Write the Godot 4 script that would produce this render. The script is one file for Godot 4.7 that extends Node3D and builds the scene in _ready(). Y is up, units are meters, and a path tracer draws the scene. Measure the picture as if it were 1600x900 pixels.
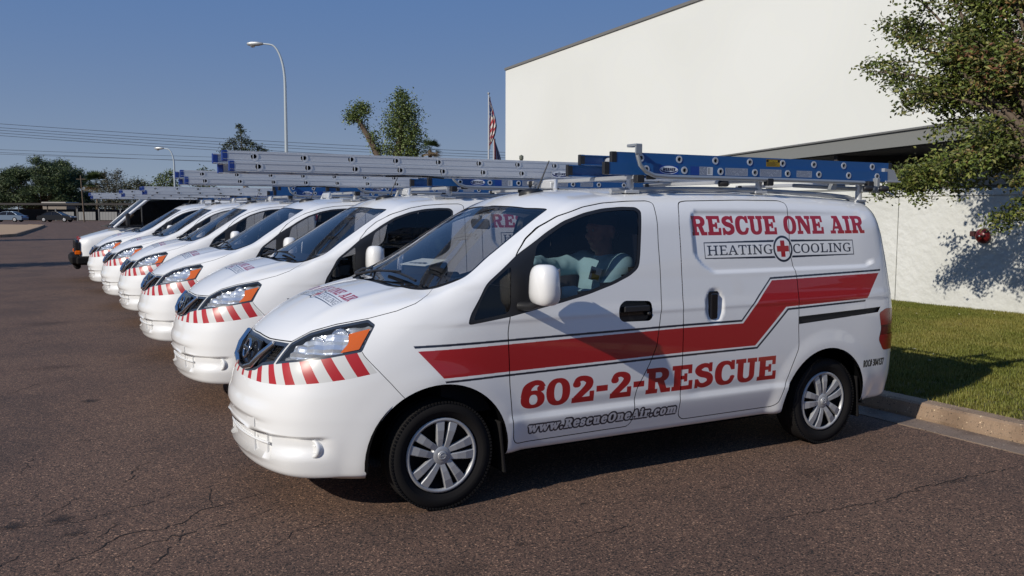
extends Node3D

# Axes: x runs from the front of the parked vans to their rear, z towards the photographer, y up; the near van's nose is at x = 0.

const SUN := Vector3(-0.842, 0.5, 0.202)      # towards the sun
var M := {}                                   # materials
var rng := RandomNumberGenerator.new()
var used := {}

func _ready():
	rng.seed = 7
	camera_and_light()
	materials()
	ground()
	buildings()
	lawn()
	backdrop()
	far_trees()
	near_tree()
	vans()
	old_van()
	ladders()
	driver_and_dash()

# ------------------------------------------------------------------ camera, sky, sun
func camera_and_light():
	var cam := Camera3D.new(); cam.name = "camera"
	cam.fov = 36.8896; cam.near = 0.1; cam.far = 3000.0
	cam.transform = Transform3D(Basis(Vector3(0.879848, 0.002495, 0.475248), Vector3(0.039756, 0.996095, -0.078832), Vector3(-0.473589, 0.088255, 0.876313)).orthonormalized(), Vector3(-0.9902, 1.6261, 5.0398))
	add_child(cam); cam.current = true
	var we := WorldEnvironment.new(); we.name = "world"
	var env := Environment.new()
	var sm := ProceduralSkyMaterial.new()
	sm.sky_top_color = Color(0.073, 0.170, 0.399).linear_to_srgb()
	sm.sky_horizon_color = Color(0.304, 0.365, 0.425).linear_to_srgb()
	sm.sky_curve = 0.086
	sm.ground_bottom_color = Color(0.08, 0.065, 0.055).linear_to_srgb()
	sm.ground_horizon_color = Color(0.25, 0.27, 0.3).linear_to_srgb()
	sm.sun_angle_max = 1.0
	var sky := Sky.new(); sky.sky_material = sm
	env.background_mode = Environment.BG_SKY; env.sky = sky
	env.tonemap_mode = Environment.TONE_MAPPER_LINEAR
	env.tonemap_exposure = 1.0
	env.sdfgi_enabled = true; env.ssao_enabled = true; env.ssil_enabled = true
	we.environment = env; add_child(we)
	var sun := DirectionalLight3D.new(); sun.name = "sun"
	sun.light_color = Color(1.0, 0.97, 0.92); sun.light_energy = 1.25; sun.light_angular_distance = 0.5
	sun.shadow_enabled = true
	add_child(sun)
	sun.look_at_from_position(SUN * 50.0, Vector3.ZERO, Vector3.UP)

# ------------------------------------------------------------------ mesh building
class MB:
	var v := PackedVector3Array()
	var n := PackedVector3Array()
	var u := PackedVector2Array()
	var c := PackedColorArray()
	var hasu := false
	var hasc := false
	func tri(a: Vector3, b: Vector3, d: Vector3):
		var nn := (d - a).cross(b - a).normalized()
		v.append(a); v.append(b); v.append(d); n.append(nn); n.append(nn); n.append(nn)
	func tri3(a: Vector3, b: Vector3, d: Vector3, na: Vector3, nb: Vector3, nd: Vector3):
		# wound so that the front face runs clockwise as seen from the side of the normals
		if (d - a).cross(b - a).dot(na + nb + nd) < 0.0:
			v.append(a); v.append(d); v.append(b); n.append(na); n.append(nd); n.append(nb)
		else:
			v.append(a); v.append(b); v.append(d); n.append(na); n.append(nb); n.append(nd)
	func quad(a: Vector3, b: Vector3, d: Vector3, e: Vector3):
		tri(a, b, d); tri(a, d, e)
	func box(ctr: Vector3, size: Vector3, bs := Basis(), bevel := 0.0):
		var h := size * 0.5
		if bevel <= 0.0:
			for ax in 3:
				for s in [-1.0, 1.0]:
					var nn := Vector3.ZERO; nn[ax] = s
					var t1 := Vector3.ZERO; t1[(ax + 1) % 3] = h[(ax + 1) % 3]
					var t2 := Vector3.ZERO; t2[(ax + 2) % 3] = h[(ax + 2) % 3]
					var o := nn * h[ax]
					var N := (bs * nn).normalized()
					var a := ctr + bs * (o - t1 - t2); var b := ctr + bs * (o + t1 - t2); var d := ctr + bs * (o + t1 + t2); var e := ctr + bs * (o - t1 + t2)
					tri3(a, b, d, N, N, N); tri3(a, d, e, N, N, N)
			return
		var g := minf(bevel, minf(h.x, minf(h.y, h.z)) * 0.9)
		# six inset faces, twelve chamfers, eight corners
		for ax in 3:
			for s in [-1.0, 1.0]:
				var b1 := (ax + 1) % 3; var b2 := (ax + 2) % 3
				var p := []
				for q in [[-1, -1], [1, -1], [1, 1], [-1, 1]]:
					var w := Vector3.ZERO; w[ax] = s * h[ax]; w[b1] = q[0] * (h[b1] - g); w[b2] = q[1] * (h[b2] - g); p.append(ctr + bs * w)
				var nn := Vector3.ZERO; nn[ax] = s
				var N := (bs * nn).normalized()
				tri3(p[0], p[1], p[2], N, N, N); tri3(p[0], p[2], p[3], N, N, N)
				for s2 in [-1.0, 1.0]:
					var na := Vector3.ZERO; na[ax] = s
					var nb := Vector3.ZERO; nb[b1] = s2
					var e := []
					for q in [-1.0, 1.0]:
						var w1 := Vector3.ZERO; w1[ax] = s * h[ax]; w1[b1] = s2 * (h[b1] - g); w1[b2] = q * (h[b2] - g)
						var w2 := Vector3.ZERO; w2[ax] = s * (h[ax] - g); w2[b1] = s2 * h[b1]; w2[b2] = q * (h[b2] - g)
						e.append([ctr + bs * w1, ctr + bs * w2])
					var A := (bs * na).normalized(); var B := (bs * nb).normalized()
					tri3(e[0][0], e[0][1], e[1][1], A, B, B); tri3(e[0][0], e[1][1], e[1][0], A, B, A)
		for sx in [-1.0, 1.0]:
			for sy in [-1.0, 1.0]:
				for sz in [-1.0, 1.0]:
					var sg := Vector3(sx, sy, sz)
					var a := ctr + bs * (sg * Vector3(h.x, h.y - g, h.z - g)); var b := ctr + bs * (sg * Vector3(h.x - g, h.y, h.z - g)); var d := ctr + bs * (sg * Vector3(h.x - g, h.y - g, h.z))
					tri3(a, b, d, (bs * Vector3(sx, 0, 0)).normalized(), (bs * Vector3(0, sy, 0)).normalized(), (bs * Vector3(0, 0, sz)).normalized())
	func tube(path: Array, rad, seg := 8, caps := true):
		var rings := []
		var dirs := []
		var up := Vector3(0.031, 1, 0.047).normalized()
		for i in path.size():
			var t: Vector3 = (path[mini(i + 1, path.size() - 1)] - path[maxi(i - 1, 0)]).normalized()
			if absf(t.dot(up)) > 0.96: up = Vector3(1, 0.05, 0.03).normalized()
			var s := t.cross(up).normalized(); var w := s.cross(t)
			up = w
			var r: float = rad[i] if rad is Array else rad
			var ring := []
			var dr := []
			for k in seg:
				var a := TAU * k / seg
				var d := s * cos(a) + w * sin(a)
				dr.append(d); ring.append(path[i] + d * r)
			rings.append(ring); dirs.append(dr)
		for i in path.size() - 1:
			for k in seg:
				var k2 := (k + 1) % seg
				tri3(rings[i][k], rings[i + 1][k], rings[i + 1][k2], dirs[i][k], dirs[i + 1][k], dirs[i + 1][k2])
				tri3(rings[i][k], rings[i + 1][k2], rings[i][k2], dirs[i][k], dirs[i + 1][k2], dirs[i][k2])
		if caps:
			for e in [0, path.size() - 1]:
				var t: Vector3 = (path[1] - path[0]).normalized() * -1.0 if e == 0 else (path[e] - path[e - 1]).normalized()
				for k in range(1, seg - 1): tri3(rings[e][0], rings[e][k], rings[e][k + 1], t, t, t)
	func lathe(prof: Array, seg: int, xf: Transform3D, smooth := true):
		# prof: Vector2(radius, height along local z)
		var nn := []
		for i in prof.size():
			var a: Vector2 = prof[maxi(i - 1, 0)]; var b: Vector2 = prof[mini(i + 1, prof.size() - 1)]
			var t := (b - a).normalized()
			nn.append(Vector2(t.y, -t.x))
		for i in prof.size() - 1:
			var p: Vector2 = prof[i]; var q: Vector2 = prof[i + 1]
			var np: Vector2 = nn[i]; var nq: Vector2 = nn[i + 1]
			if not smooth:
				var t := (q - p).normalized(); np = Vector2(t.y, -t.x); nq = np
			for k in seg:
				var a0 := TAU * k / seg; var a1 := TAU * (k + 1) / seg
				var c0 := Vector2(cos(a0), sin(a0)); var c1 := Vector2(cos(a1), sin(a1))
				var P := [xf * Vector3(c0.x * p.x, c0.y * p.x, p.y), xf * Vector3(c1.x * p.x, c1.y * p.x, p.y), xf * Vector3(c1.x * q.x, c1.y * q.x, q.y), xf * Vector3(c0.x * q.x, c0.y * q.x, q.y)]
				var N := [xf.basis * Vector3(c0.x * np.x, c0.y * np.x, np.y), xf.basis * Vector3(c1.x * np.x, c1.y * np.x, np.y), xf.basis * Vector3(c1.x * nq.x, c1.y * nq.x, nq.y), xf.basis * Vector3(c0.x * nq.x, c0.y * nq.x, nq.y)]
				if p.x > 1e-5: tri3(P[0], P[1], P[2], N[0], N[1], N[2])
				if q.x > 1e-5: tri3(P[0], P[2], P[3], N[0], N[2], N[3])
	func prism(poly: PackedVector2Array, xf: Transform3D, depth: float, chamfer := 0.0):
		# outline in local x, y, extruded along local z from 0 to depth
		var ids := Geometry2D.triangulate_polygon(poly)
		var f := xf.basis * Vector3(0, 0, 1)
		for i in range(0, ids.size(), 3):
			var a := poly[ids[i]]; var b := poly[ids[i + 1]]; var d := poly[ids[i + 2]]
			tri3(xf * Vector3(a.x, a.y, depth), xf * Vector3(b.x, b.y, depth), xf * Vector3(d.x, d.y, depth), f, f, f)
			tri3(xf * Vector3(a.x, a.y, 0), xf * Vector3(b.x, b.y, 0), xf * Vector3(d.x, d.y, 0), -f, -f, -f)
		var cw := 1.0 if Geometry2D.is_polygon_clockwise(poly) else -1.0
		for i in poly.size():
			var a := poly[i]; var b := poly[(i + 1) % poly.size()]
			var e := (b - a).normalized()
			var nn := (xf.basis * Vector3(-e.y * cw, e.x * cw, 0)).normalized()
			var A := xf * Vector3(a.x, a.y, 0); var B := xf * Vector3(b.x, b.y, 0); var C := xf * Vector3(b.x, b.y, depth); var D := xf * Vector3(a.x, a.y, depth)
			tri3(A, B, C, nn, nn, nn); tri3(A, C, D, nn, nn, nn)
	func add(o: MB, xf := Transform3D()):
		for i in o.v.size():
			v.append(xf * o.v[i]); n.append((xf.basis * o.n[i]).normalized())
	func mesh() -> ArrayMesh:
		var a := []
		a.resize(Mesh.ARRAY_MAX)
		a[Mesh.ARRAY_VERTEX] = v; a[Mesh.ARRAY_NORMAL] = n
		if hasu: a[Mesh.ARRAY_TEX_UV] = u
		if hasc: a[Mesh.ARRAY_COLOR] = c
		var m := ArrayMesh.new()
		m.add_surface_from_arrays(Mesh.PRIMITIVE_TRIANGLES, a)
		return m

# ------------------------------------------------------------------ nodes
func numbered(s: String) -> String:
	if not used.has(s):
		used[s] = 0
		return s
	used[s] += 1
	return "%s_%03d" % [s, used[s]]

func obj(called: String, mb, material: Material, parent: Node = self) -> MeshInstance3D:
	var o := MeshInstance3D.new()
	o.mesh = mb.mesh() if mb is MB else mb
	o.material_override = material
	if parent == self:
		o.name = numbered(called)
		add_child(o)
	else:
		var taken := 0
		for ch in parent.get_children():
			if ch.name == called or ch.name.begins_with(called + "_0"): taken += 1
		o.name = called if taken == 0 else "%s_%03d" % [called, taken]
		parent.add_child(o, true)
	return o

func tag(o: Node, label := "", category := "", group := "", kind := ""):
	if label: o.set_meta("label", label)
	if category: o.set_meta("category", category)
	if group: o.set_meta("group", group)
	if kind: o.set_meta("kind", kind)

func thing(called: String, label: String, category: String, at := Vector3.ZERO, turn := 0.0, group := "") -> Node3D:
	var o := Node3D.new(); o.name = numbered(called); add_child(o)
	o.position = at; o.rotation.y = turn
	tag(o, label, category, group)
	return o

func dup(o: Node3D, called: String, at: Vector3, label: String, group := "") -> Node3D:
	var r: Node3D = o.duplicate(); r.name = numbered(called); add_child(r); r.position = at
	r.set_meta("label", label)
	if group: r.set_meta("group", group)
	return r

func xfz(at: Vector3, dir: Vector3) -> Transform3D:
	# local z along dir
	var z := dir.normalized()
	var up := Vector3.UP if absf(z.y) < 0.95 else Vector3.RIGHT
	var x := up.cross(z).normalized()
	return Transform3D(Basis(x, z.cross(x), z), at)

# ------------------------------------------------------------------ materials
func lin(r: float, g: float, b: float) -> Color: return Color(r, g, b).linear_to_srgb()

func mat(r: float, g: float, b: float, rough := 0.6, metal := 0.0) -> StandardMaterial3D:
	var m := StandardMaterial3D.new()
	m.albedo_color = lin(r, g, b); m.roughness = rough; m.metallic = metal
	return m

func noise_tex(freq: float, oct: int, ramp: Array, size := 512, seed_ := 1, normal := false) -> NoiseTexture2D:
	var t := NoiseTexture2D.new(); var f := FastNoiseLite.new()
	f.seed = seed_; f.frequency = freq; f.fractal_octaves = oct; f.noise_type = FastNoiseLite.TYPE_SIMPLEX_SMOOTH
	t.noise = f; t.width = size; t.height = size; t.seamless = true
	if normal:
		t.as_normal_map = true; t.bump_strength = 4.0
	elif ramp.size():
		var g := Gradient.new()
		var off := PackedFloat32Array(); var col := PackedColorArray()
		for i in ramp.size():
			off.append(float(i) / (ramp.size() - 1)); col.append(ramp[i])
		g.offsets = off; g.colors = col
		t.color_ramp = g
	return t

func grain_image(size: int, base: Color, spread: float, bright: float, dark: float, seed_: int) -> ImageTexture:
	# stone grains: each pixel a small grain of its own tone, with some light and dark stones two or three pixels wide
	var r := RandomNumberGenerator.new(); r.seed = seed_
	var img := Image.create(size, size, false, Image.FORMAT_RGB8)
	var bytes := PackedByteArray(); bytes.resize(size * size * 3)
	for i in size * size:
		var k := 1.0 + r.randfn(0.0, spread)
		var h := r.randf() * 0.08
		bytes[i * 3] = clampi(int(base.r * (k + h) * 255.0), 0, 255); bytes[i * 3 + 1] = clampi(int(base.g * k * 255.0), 0, 255); bytes[i * 3 + 2] = clampi(int(base.b * (k - h * 0.5) * 255.0), 0, 255)
	img.set_data(size, size, false, Image.FORMAT_RGB8, bytes)
	for i in int(size * size * bright):
		var k := 1.25 + r.randf() * 0.75
		img.fill_rect(Rect2i(r.randi() % size, r.randi() % size, 1 + r.randi() % 4, 1 + r.randi() % 4), Color(base.r * k, base.g * k, base.b * k * 0.97))
	for i in int(size * size * dark):
		var k := 0.3 + r.randf() * 0.4
		img.fill_rect(Rect2i(r.randi() % size, r.randi() % size, 1 + r.randi() % 5, 1 + r.randi() % 4), Color(base.r * k, base.g * k, base.b * k))
	return ImageTexture.create_from_image(img)

func tri_uv(m: StandardMaterial3D, s: float):
	m.uv1_triplanar = true; m.uv1_world_triplanar = true; m.uv1_scale = Vector3(s, s, s)

func materials():
	# paint and trims of the vans
	var p := mat(0.80, 0.80, 0.79, 0.42)
	p.clearcoat_enabled = true; p.clearcoat = 1.0; p.clearcoat_roughness = 0.02
	M.paint = p
	M.gap = mat(0.004, 0.004, 0.0045, 0.9)
	M.black = mat(0.016, 0.016, 0.018, 0.45)
	M.gloss_black = mat(0.010, 0.010, 0.012, 0.12)
	M.gap.specular_mode = BaseMaterial3D.SPECULAR_DISABLED
	M.rubber = mat(0.014, 0.013, 0.013, 0.8); M.rubber.metallic_specular = 0.25
	M.lining = mat(0.03, 0.03, 0.034, 0.9)
	M.lining.metallic_specular = 0.1
	M.seat = mat(0.018, 0.018, 0.02, 0.9); M.seat.metallic_specular = 0.2
	M.chrome = mat(0.62, 0.63, 0.65, 0.12, 1.0)
	M.slate = mat(0.035, 0.045, 0.065, 0.25)
	M.reflector = mat(0.70, 0.74, 0.80, 0.22, 0.7)
	M.amber = mat(0.60, 0.105, 0.002, 0.3); M.amber.metallic_specular = 0.3
	M.red_plastic = mat(0.30, 0.008, 0.010, 0.15)
	M.red_dark = mat(0.14, 0.004, 0.006, 0.15)
	M.tape_red = mat(0.40, 0.018, 0.022, 0.35)
	M.tape_white = mat(0.62, 0.62, 0.60, 0.3)
	M.cover = mat(0.40, 0.405, 0.415, 0.40, 0.3)
	M.steel_dark = mat(0.008, 0.008, 0.009, 0.7); M.steel_dark.metallic_specular = 0.2
	M.alu = mat(0.66, 0.67, 0.68, 0.36, 0.45)
	M.alu_dull = mat(0.46, 0.47, 0.48, 0.45, 0.5)
	M.galv = mat(0.40, 0.42, 0.43, 0.45, 0.6)
	var g := StandardMaterial3D.new(); g.albedo_color = Color(0.02, 0.03, 0.04, 0.22); g.roughness = 0.0; g.transparency = BaseMaterial3D.TRANSPARENCY_ALPHA
	M.glass = g
	var g2 := StandardMaterial3D.new(); g2.albedo_color = Color(0.01, 0.015, 0.02, 0.36); g2.roughness = 0.0; g2.transparency = BaseMaterial3D.TRANSPARENCY_ALPHA
	M.glass_side = g2
	var g3 := StandardMaterial3D.new(); g3.albedo_color = Color(0.9, 0.95, 1.0, 0.02); g3.roughness = 0.0; g3.metallic_specular = 0.35; g3.transparency = BaseMaterial3D.TRANSPARENCY_ALPHA
	M.lens = g3
	# ladders
	M.blue_rail = mat(0.012, 0.090, 0.27, 0.42)
	M.blue_cap = mat(0.010, 0.04, 0.22, 0.45)
	# ground
	var a := mat(1, 1, 1, 0.92)
	a.albedo_texture = grain_image(1024, lin(0.118, 0.073, 0.050), 0.28, 0.022, 0.030, 3)
	tri_uv(a, 0.42)
	a.detail_enabled = true; a.detail_blend_mode = BaseMaterial3D.BLEND_MODE_MUL; a.detail_uv_layer = BaseMaterial3D.DETAIL_UV_2
	a.detail_albedo = noise_tex(0.006, 5, [Color(0.80, 0.80, 0.82), Color(0.95, 0.94, 0.94), Color(1, 1, 1)], 1024, 5)
	a.uv2_triplanar = true; a.uv2_world_triplanar = true; a.uv2_scale = Vector3(0.11, 0.11, 0.11)
	a.heightmap_enabled = true; a.heightmap_texture = a.albedo_texture; a.heightmap_scale = 0.35
	M.asphalt = a
	M.crack = mat(0.012, 0.009, 0.008, 1.0)
	M.crack_sand = mat(0.20, 0.15, 0.09, 1.0)
	var k := mat(1, 1, 1, 0.9)
	k.albedo_texture = grain_image(512, lin(0.27, 0.205, 0.145), 0.07, 0.0012, 0.003, 9)
	tri_uv(k, 0.9)
	k.detail_enabled = true; k.detail_blend_mode = BaseMaterial3D.BLEND_MODE_MUL; k.detail_uv_layer = BaseMaterial3D.DETAIL_UV_2
	k.detail_albedo = noise_tex(0.008, 4, [Color(0.72, 0.70, 0.68), Color(0.97, 0.97, 0.96), Color(1, 1, 1)], 512, 15)
	k.uv2_triplanar = true; k.uv2_world_triplanar = true; k.uv2_scale = Vector3(0.5, 0.5, 0.5)
	M.concrete = k
	var k2: StandardMaterial3D = k.duplicate(); k2.albedo_color = lin(0.72, 0.76, 0.86); M.gutter = k2
	var st := mat(0.66, 0.665, 0.63, 0.9)
	st.albedo_texture = noise_tex(0.004, 4, [Color(0.93, 0.93, 0.92), Color(1, 1, 1)], 512, 21)
	tri_uv(st, 0.3)
	st.normal_enabled = true; st.normal_texture = noise_tex(0.035, 3, [], 512, 22, true); st.normal_scale = 0.5
	M.stucco = st
	var bw := mat(0.715, 0.73, 0.70, 0.85)
	bw.albedo_texture = noise_tex(0.003, 3, [Color(0.97, 0.97, 0.965), Color(1, 1, 1)], 512, 23)
	tri_uv(bw, 0.05)
	M.building_white = bw
	M.grey_trim = mat(0.16, 0.16, 0.155, 0.7)
	M.grey_roof = mat(0.20, 0.205, 0.195, 0.8)
	M.soffit = mat(0.05, 0.043, 0.038, 0.9)
	M.pale_grey = mat(0.50, 0.51, 0.50, 0.8)
	M.soil = mat(0.10, 0.075, 0.045, 1.0)
	M.sand = mat(0.40, 0.27, 0.16, 1.0)
	M.bark = mat(0.12, 0.09, 0.065, 0.95)
	var lf := StandardMaterial3D.new(); lf.vertex_color_use_as_albedo = true; lf.roughness = 0.6; lf.backlight_enabled = true; lf.backlight = Color(0.25, 0.25, 0.2); lf.cull_mode = BaseMaterial3D.CULL_DISABLED
	M.leaf = lf
	M.dark_block = mat(0.05, 0.045, 0.042, 0.9)

# ------------------------------------------------------------------ ground
func ground():
	var g := MB.new()
	g.quad(Vector3(-600, 0, -1500), Vector3(-600, 0, 200), Vector3(1500, 0, 200), Vector3(1500, 0, -1500))
	var o := obj("asphalt_ground", g, M.asphalt); tag(o, "", "", "", "structure")
	# cracks, as narrow uneven openings filled with dirt
	var lines := [
		[[4.75, 1.83], [4.1, 1.80], [3.77, 1.79], [3.4, 1.81], [3.16, 1.845], [2.75, 1.82], [2.45, 1.785], [2.23, 1.75], 0.010],
		[[-1.45, 0.95], [-1.23, 0.56], [-1.17, 0.5], [-1.11, 0.41], 0.009],
		[[-1.18, -0.98], [-1.15, -1.19], [-1.07, -1.48], 0.008],
		[[-1.6, -0.2], [-1.27, -0.36], [-1.18, -0.34], [-1.13, -0.39], [-1.05, -0.56], 0.008],
		[[-1.11, 0.03], [-1.05, -0.08], [-0.96, -0.2], [-0.8, -0.4], 0.007],
		[[-0.66, -0.42], [-0.59, -0.56], [-0.54, -0.8], [-0.41, -0.95], 0.010],
		[[-1.02, 0.75], [-1.0, 0.66], [-0.83, 0.56], [-0.69, 0.4], [-0.56, 0.41], [-0.42, 0.37], [-0.31, 0.21], [-0.14, 0.17], [0.1, 0.05], 0.011],
		[[-0.88, 0.43], [-0.77, 0.32], [-0.69, 0.17], 0.008],
		[[-1.3, 0.0], [-1.11, 0.06], [-0.94, 0.09], [-0.74, 0.03], [-0.6, -0.03], [-0.3, -0.2], 0.008],
		[[-0.63, 0.9], [-0.57, 0.8], [-0.46, 0.59], [-0.41, 0.44], 0.011],
		[[-0.24, 0.14], [-0.18, -0.17], 0.007],
		[[-0.83, 0.75], [-0.72, 0.66], [-0.59, 0.57], [-0.45, 0.56], [-0.24, 0.49], [-0.06, 0.43], [0.25, 0.30], 0.009],
		[[-0.87, -1.67], [-0.57, -1.73], 0.007],
		[[-1.34, -6.87], [-0.97, -7.33], 0.02],
		[[-1.39, -3.63], [-1.1, -4.12], [-0.66, -4.24], 0.012],
		[[-1.54, -12.86], [-0.47, -14.42], [0.25, -14.55], 0.03],
		[[-0.2, 1.0], [0.1, 0.75], [0.5, 0.7], 0.006],
		[[1.25, 1.55], [1.4, 1.50], [1.5, 1.52], [1.6, 1.49], [1.68, 1.52], 0.007],
		[[-2.0, -10.5], [-1.2, -11.2], [-0.5, -11.0], 0.016],
	]
	var w := 3.0
	for l in lines:
		var mb := MB.new()
		var wd: float = l[l.size() - 1]
		var pts := []
		for i in l.size() - 2:
			var a := Vector3(l[i][0], 0.0025, l[i][1]); var b := Vector3(l[i + 1][0], 0.0025, l[i + 1][1])
			var steps := maxi(3, int(a.distance_to(b) / 0.04))
			for s in steps:
				var q := a.lerp(b, float(s) / steps)
				var jit := 0.012 if s > 0 else 0.0
				pts.append(q + Vector3(rng.randfn() * jit, 0, rng.randfn() * jit))
		for i in pts.size() - 1:
			var t: Vector3 = (pts[i + 1] - pts[i]).normalized()
			var s: Vector3 = t.cross(Vector3.UP)
			var taper := sin(PI * float(i + 1) / pts.size())
			var wa := wd * (0.25 + 0.75 * rng.randf()) * (0.3 + 0.7 * taper) * 0.5
			var wb := wd * (0.25 + 0.75 * rng.randf()) * (0.3 + 0.7 * taper) * 0.5
			if rng.randf() < 0.10: continue
			mb.tri3(pts[i] - s * wa, pts[i] + s * wa, pts[i + 1] + s * wb, Vector3.UP, Vector3.UP, Vector3.UP)
			mb.tri3(pts[i] - s * wa, pts[i + 1] + s * wb, pts[i + 1] - s * wb, Vector3.UP, Vector3.UP, Vector3.UP)
		obj("crack", mb, M.crack, o)
	# worn stains in the asphalt
	for sp in [[-1.20, 0.01, 0.10, 0.09, 0.75], [-0.97, 0.02, 0.11, 0.10, 0.75], [-0.92, 0.27, 0.10, 0.07, 0.6], [-0.71, -3.07, 0.12, 0.12, 0.75], [3.81, 1.81, 0.14, 0.06, 0.5], [2.5, 1.25, 0.09, 0.05, 0.4], [1.6, 1.1, 0.05, 0.03, 0.6], [1.0, 1.45, 0.06, 0.04, 0.5], [0.6, 1.6, 0.3, 0.2, 0.25], [3.2, 1.3, 0.4, 0.2, 0.18], [-0.9, -5.0, 0.5, 0.25, 0.25], [-1.0, -9.0, 0.6, 0.4, 0.25]]:
		var mb := MB.new()
		var prev := Vector3.ZERO
		var first := Vector3.ZERO
		var n := 28
		mb.hasc = true
		for ring in 1:
			for i in n + 1:
				var a := TAU * i / n
				var r := 0.75 + 0.25 * sin(a * 3.0 + sp[0] * 9.0) * cos(a * 2.0 + sp[1] * 5.0)
				var q := Vector3(sp[0] + cos(a) * sp[2] * r, 0.0018, sp[1] + sin(a) * sp[3] * r)
				if i > 0:
					mb.tri3(Vector3(sp[0], 0.0018, sp[1]), prev, q, Vector3.UP, Vector3.UP, Vector3.UP)
					mb.c.append_array([Color(1, 1, 1, sp[4]), Color(1, 1, 1, 0), Color(1, 1, 1, 0)]); n = 28
				prev = q
		var sm := mat(0.02, 0.015, 0.013, 0.85); sm.transparency = BaseMaterial3D.TRANSPARENCY_ALPHA; sm.vertex_color_use_as_albedo = true
		obj("oil_stain", mb, sm, o)

# ------------------------------------------------------------------ lawn, kerb, wall at the right
func lawn():
	var gu := thing("kerb_gutter", "", "")
	gu.remove_meta("label"); tag(gu, "", "", "", "structure")
	var z := 9.0
	while z > -24.0:
		var mb := MB.new(); mb.box(Vector3(4.87, -0.02, z - 1.495), Vector3(0.26, 0.056, 2.985), Basis(), 0.004); obj("gutter_slab", mb, M.gutter, gu)
		z -= 3.0
	var kb := thing("kerb", "", "")
	kb.remove_meta("label"); tag(kb, "", "", "", "structure")
	z = 8.0
	while z > -24.0:
		var mb := MB.new()
		mb.prism(PackedVector2Array([Vector2(5.002, -0.05), Vector2(5.002, 0.03), Vector2(5.025, 0.118), Vector2(5.045, 0.133), Vector2(5.17, 0.136), Vector2(5.17, -0.05)]), Transform3D(Basis(), Vector3(0, 0, z - 2.992)), 2.984)
		obj("kerb_stone", mb, M.concrete, kb)
		z -= 3.0
	var s := MB.new(); s.box(Vector3(8.46, 0.055, -8.0), Vector3(6.57, 0.13, 34.0))
	tag(obj("lawn_soil", s, M.soil), "", "", "", "structure")
	# grass: tufts of blades
	var tuft := MB.new(); tuft.hasc = true
	var r2 := RandomNumberGenerator.new(); r2.seed = 12
	for b in 7:
		var a := r2.randf() * TAU; var q := Vector3(r2.randfn() * 0.018, 0, r2.randfn() * 0.018)
		var h := 0.018 + r2.randf() * 0.022; var lean := Vector3(cos(a), 0, sin(a)) * (0.006 + r2.randf() * 0.02)
		var side := Vector3(-sin(a), 0, cos(a)) * 0.0028
		var t := q + lean + Vector3(0, h, 0)
		var nn := (Vector3(cos(a), 0.6, sin(a))).normalized()
		tuft.tri3(q - side, q + side, t, nn, nn, nn)
		tuft.c.append_array([Color(1, 1, 1), Color(1, 1, 1), Color(1, 1, 1)])
	var mm := MultiMesh.new(); mm.transform_format = MultiMesh.TRANSFORM_3D; mm.use_colors = true; mm.mesh = tuft.mesh()
	var N := 110000
	mm.instance_count = N
	var f := FastNoiseLite.new(); f.seed = 4; f.frequency = 0.55; f.fractal_octaves = 3
	for i in N:
		var x := 5.18 + rng.randf() * 6.5
		var zz := 2.2 - pow(rng.randf(), 0.8) * 9.5
		var sc := 0.75 + rng.randf() * 0.6
		var k := f.get_noise_2d(x, zz)
		mm.set_instance_transform(i, Transform3D(Basis(Vector3.UP, rng.randf() * TAU).scaled(Vector3(sc, sc * (1.0 + k * 0.4), sc)), Vector3(x, 0.118, zz)))
		var dry := clampf(0.25 + k * 0.7 + rng.randfn() * 0.18, 0.0, 1.0)
		mm.set_instance_color(i, Color(0.155, 0.175, 0.024).lerp(Color(0.29, 0.235, 0.055), dry) * (0.8 + rng.randf() * 0.4))
	var mi := MultiMeshInstance3D.new(); mi.name = "grass"; mi.multimesh = mm; mi.material_override = M.leaf
	add_child(mi); tag(mi, "mown green lawn between the concrete kerb and the white wall", "grass", "", "stuff")
	# dry leaves fallen on the lawn
	var fl := MB.new(); fl.hasc = true
	for i in 60:
		var x := 6.0 + rng.randf() * 5.5; var zz := 0.5 - rng.randf() * 5.0
		var bs := Basis(Vector3.UP, rng.randf() * TAU) * Basis(Vector3.RIGHT, rng.randfn() * 0.4)
		var o := Vector3(x, 0.158, zz); var L := 0.014 + rng.randf() * 0.016
		var col := Color(0.45, 0.36, 0.16).lerp(Color(0.5, 0.46, 0.3), rng.randf())
		var nn := bs * Vector3.UP
		fl.tri3(o + bs * Vector3(-L, 0, 0), o + bs * Vector3(0, 0.006, L * 0.5), o + bs * Vector3(L, 0, 0), nn, nn, nn)
		fl.tri3(o + bs * Vector3(-L, 0, 0), o + bs * Vector3(L, 0, 0), o + bs * Vector3(0, 0.006, -L * 0.5), nn, nn, nn)
		for j in 6: fl.c.append(col)
	tag(obj("fallen_leaves", fl, M.leaf), "dry yellow leaves scattered on the lawn by the wall", "leaves", "", "stuff")
	# low white wall, in panels with recessed joints, and its cap
	var wl := thing("garden_wall", "low white stuccoed wall along the back of the lawn", "wall", Vector3(11.72, 0.0, -2.73))
	var z0 := 10.3
	while z0 > -22.0:
		var mb := MB.new(); mb.box(Vector3(0.1, 0.92, z0 - 1.54), Vector3(0.2, 1.94, 3.068), Basis(), 0.006); obj("wall_panel", mb, M.stucco, wl)
		z0 -= 3.08
	var cap := MB.new(); cap.box(Vector3(0.1, 0.9, -5.0), Vector3(0.15, 1.92, 34.0)); obj("joint_backing", cap, M.grey_roof, wl)
	var cp := MB.new(); cp.box(Vector3(0.1, 1.945, -5.9), Vector3(0.235, 0.11, 32.5), Basis(), 0.01); obj("wall_cap", cp, M.stucco, wl)
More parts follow.
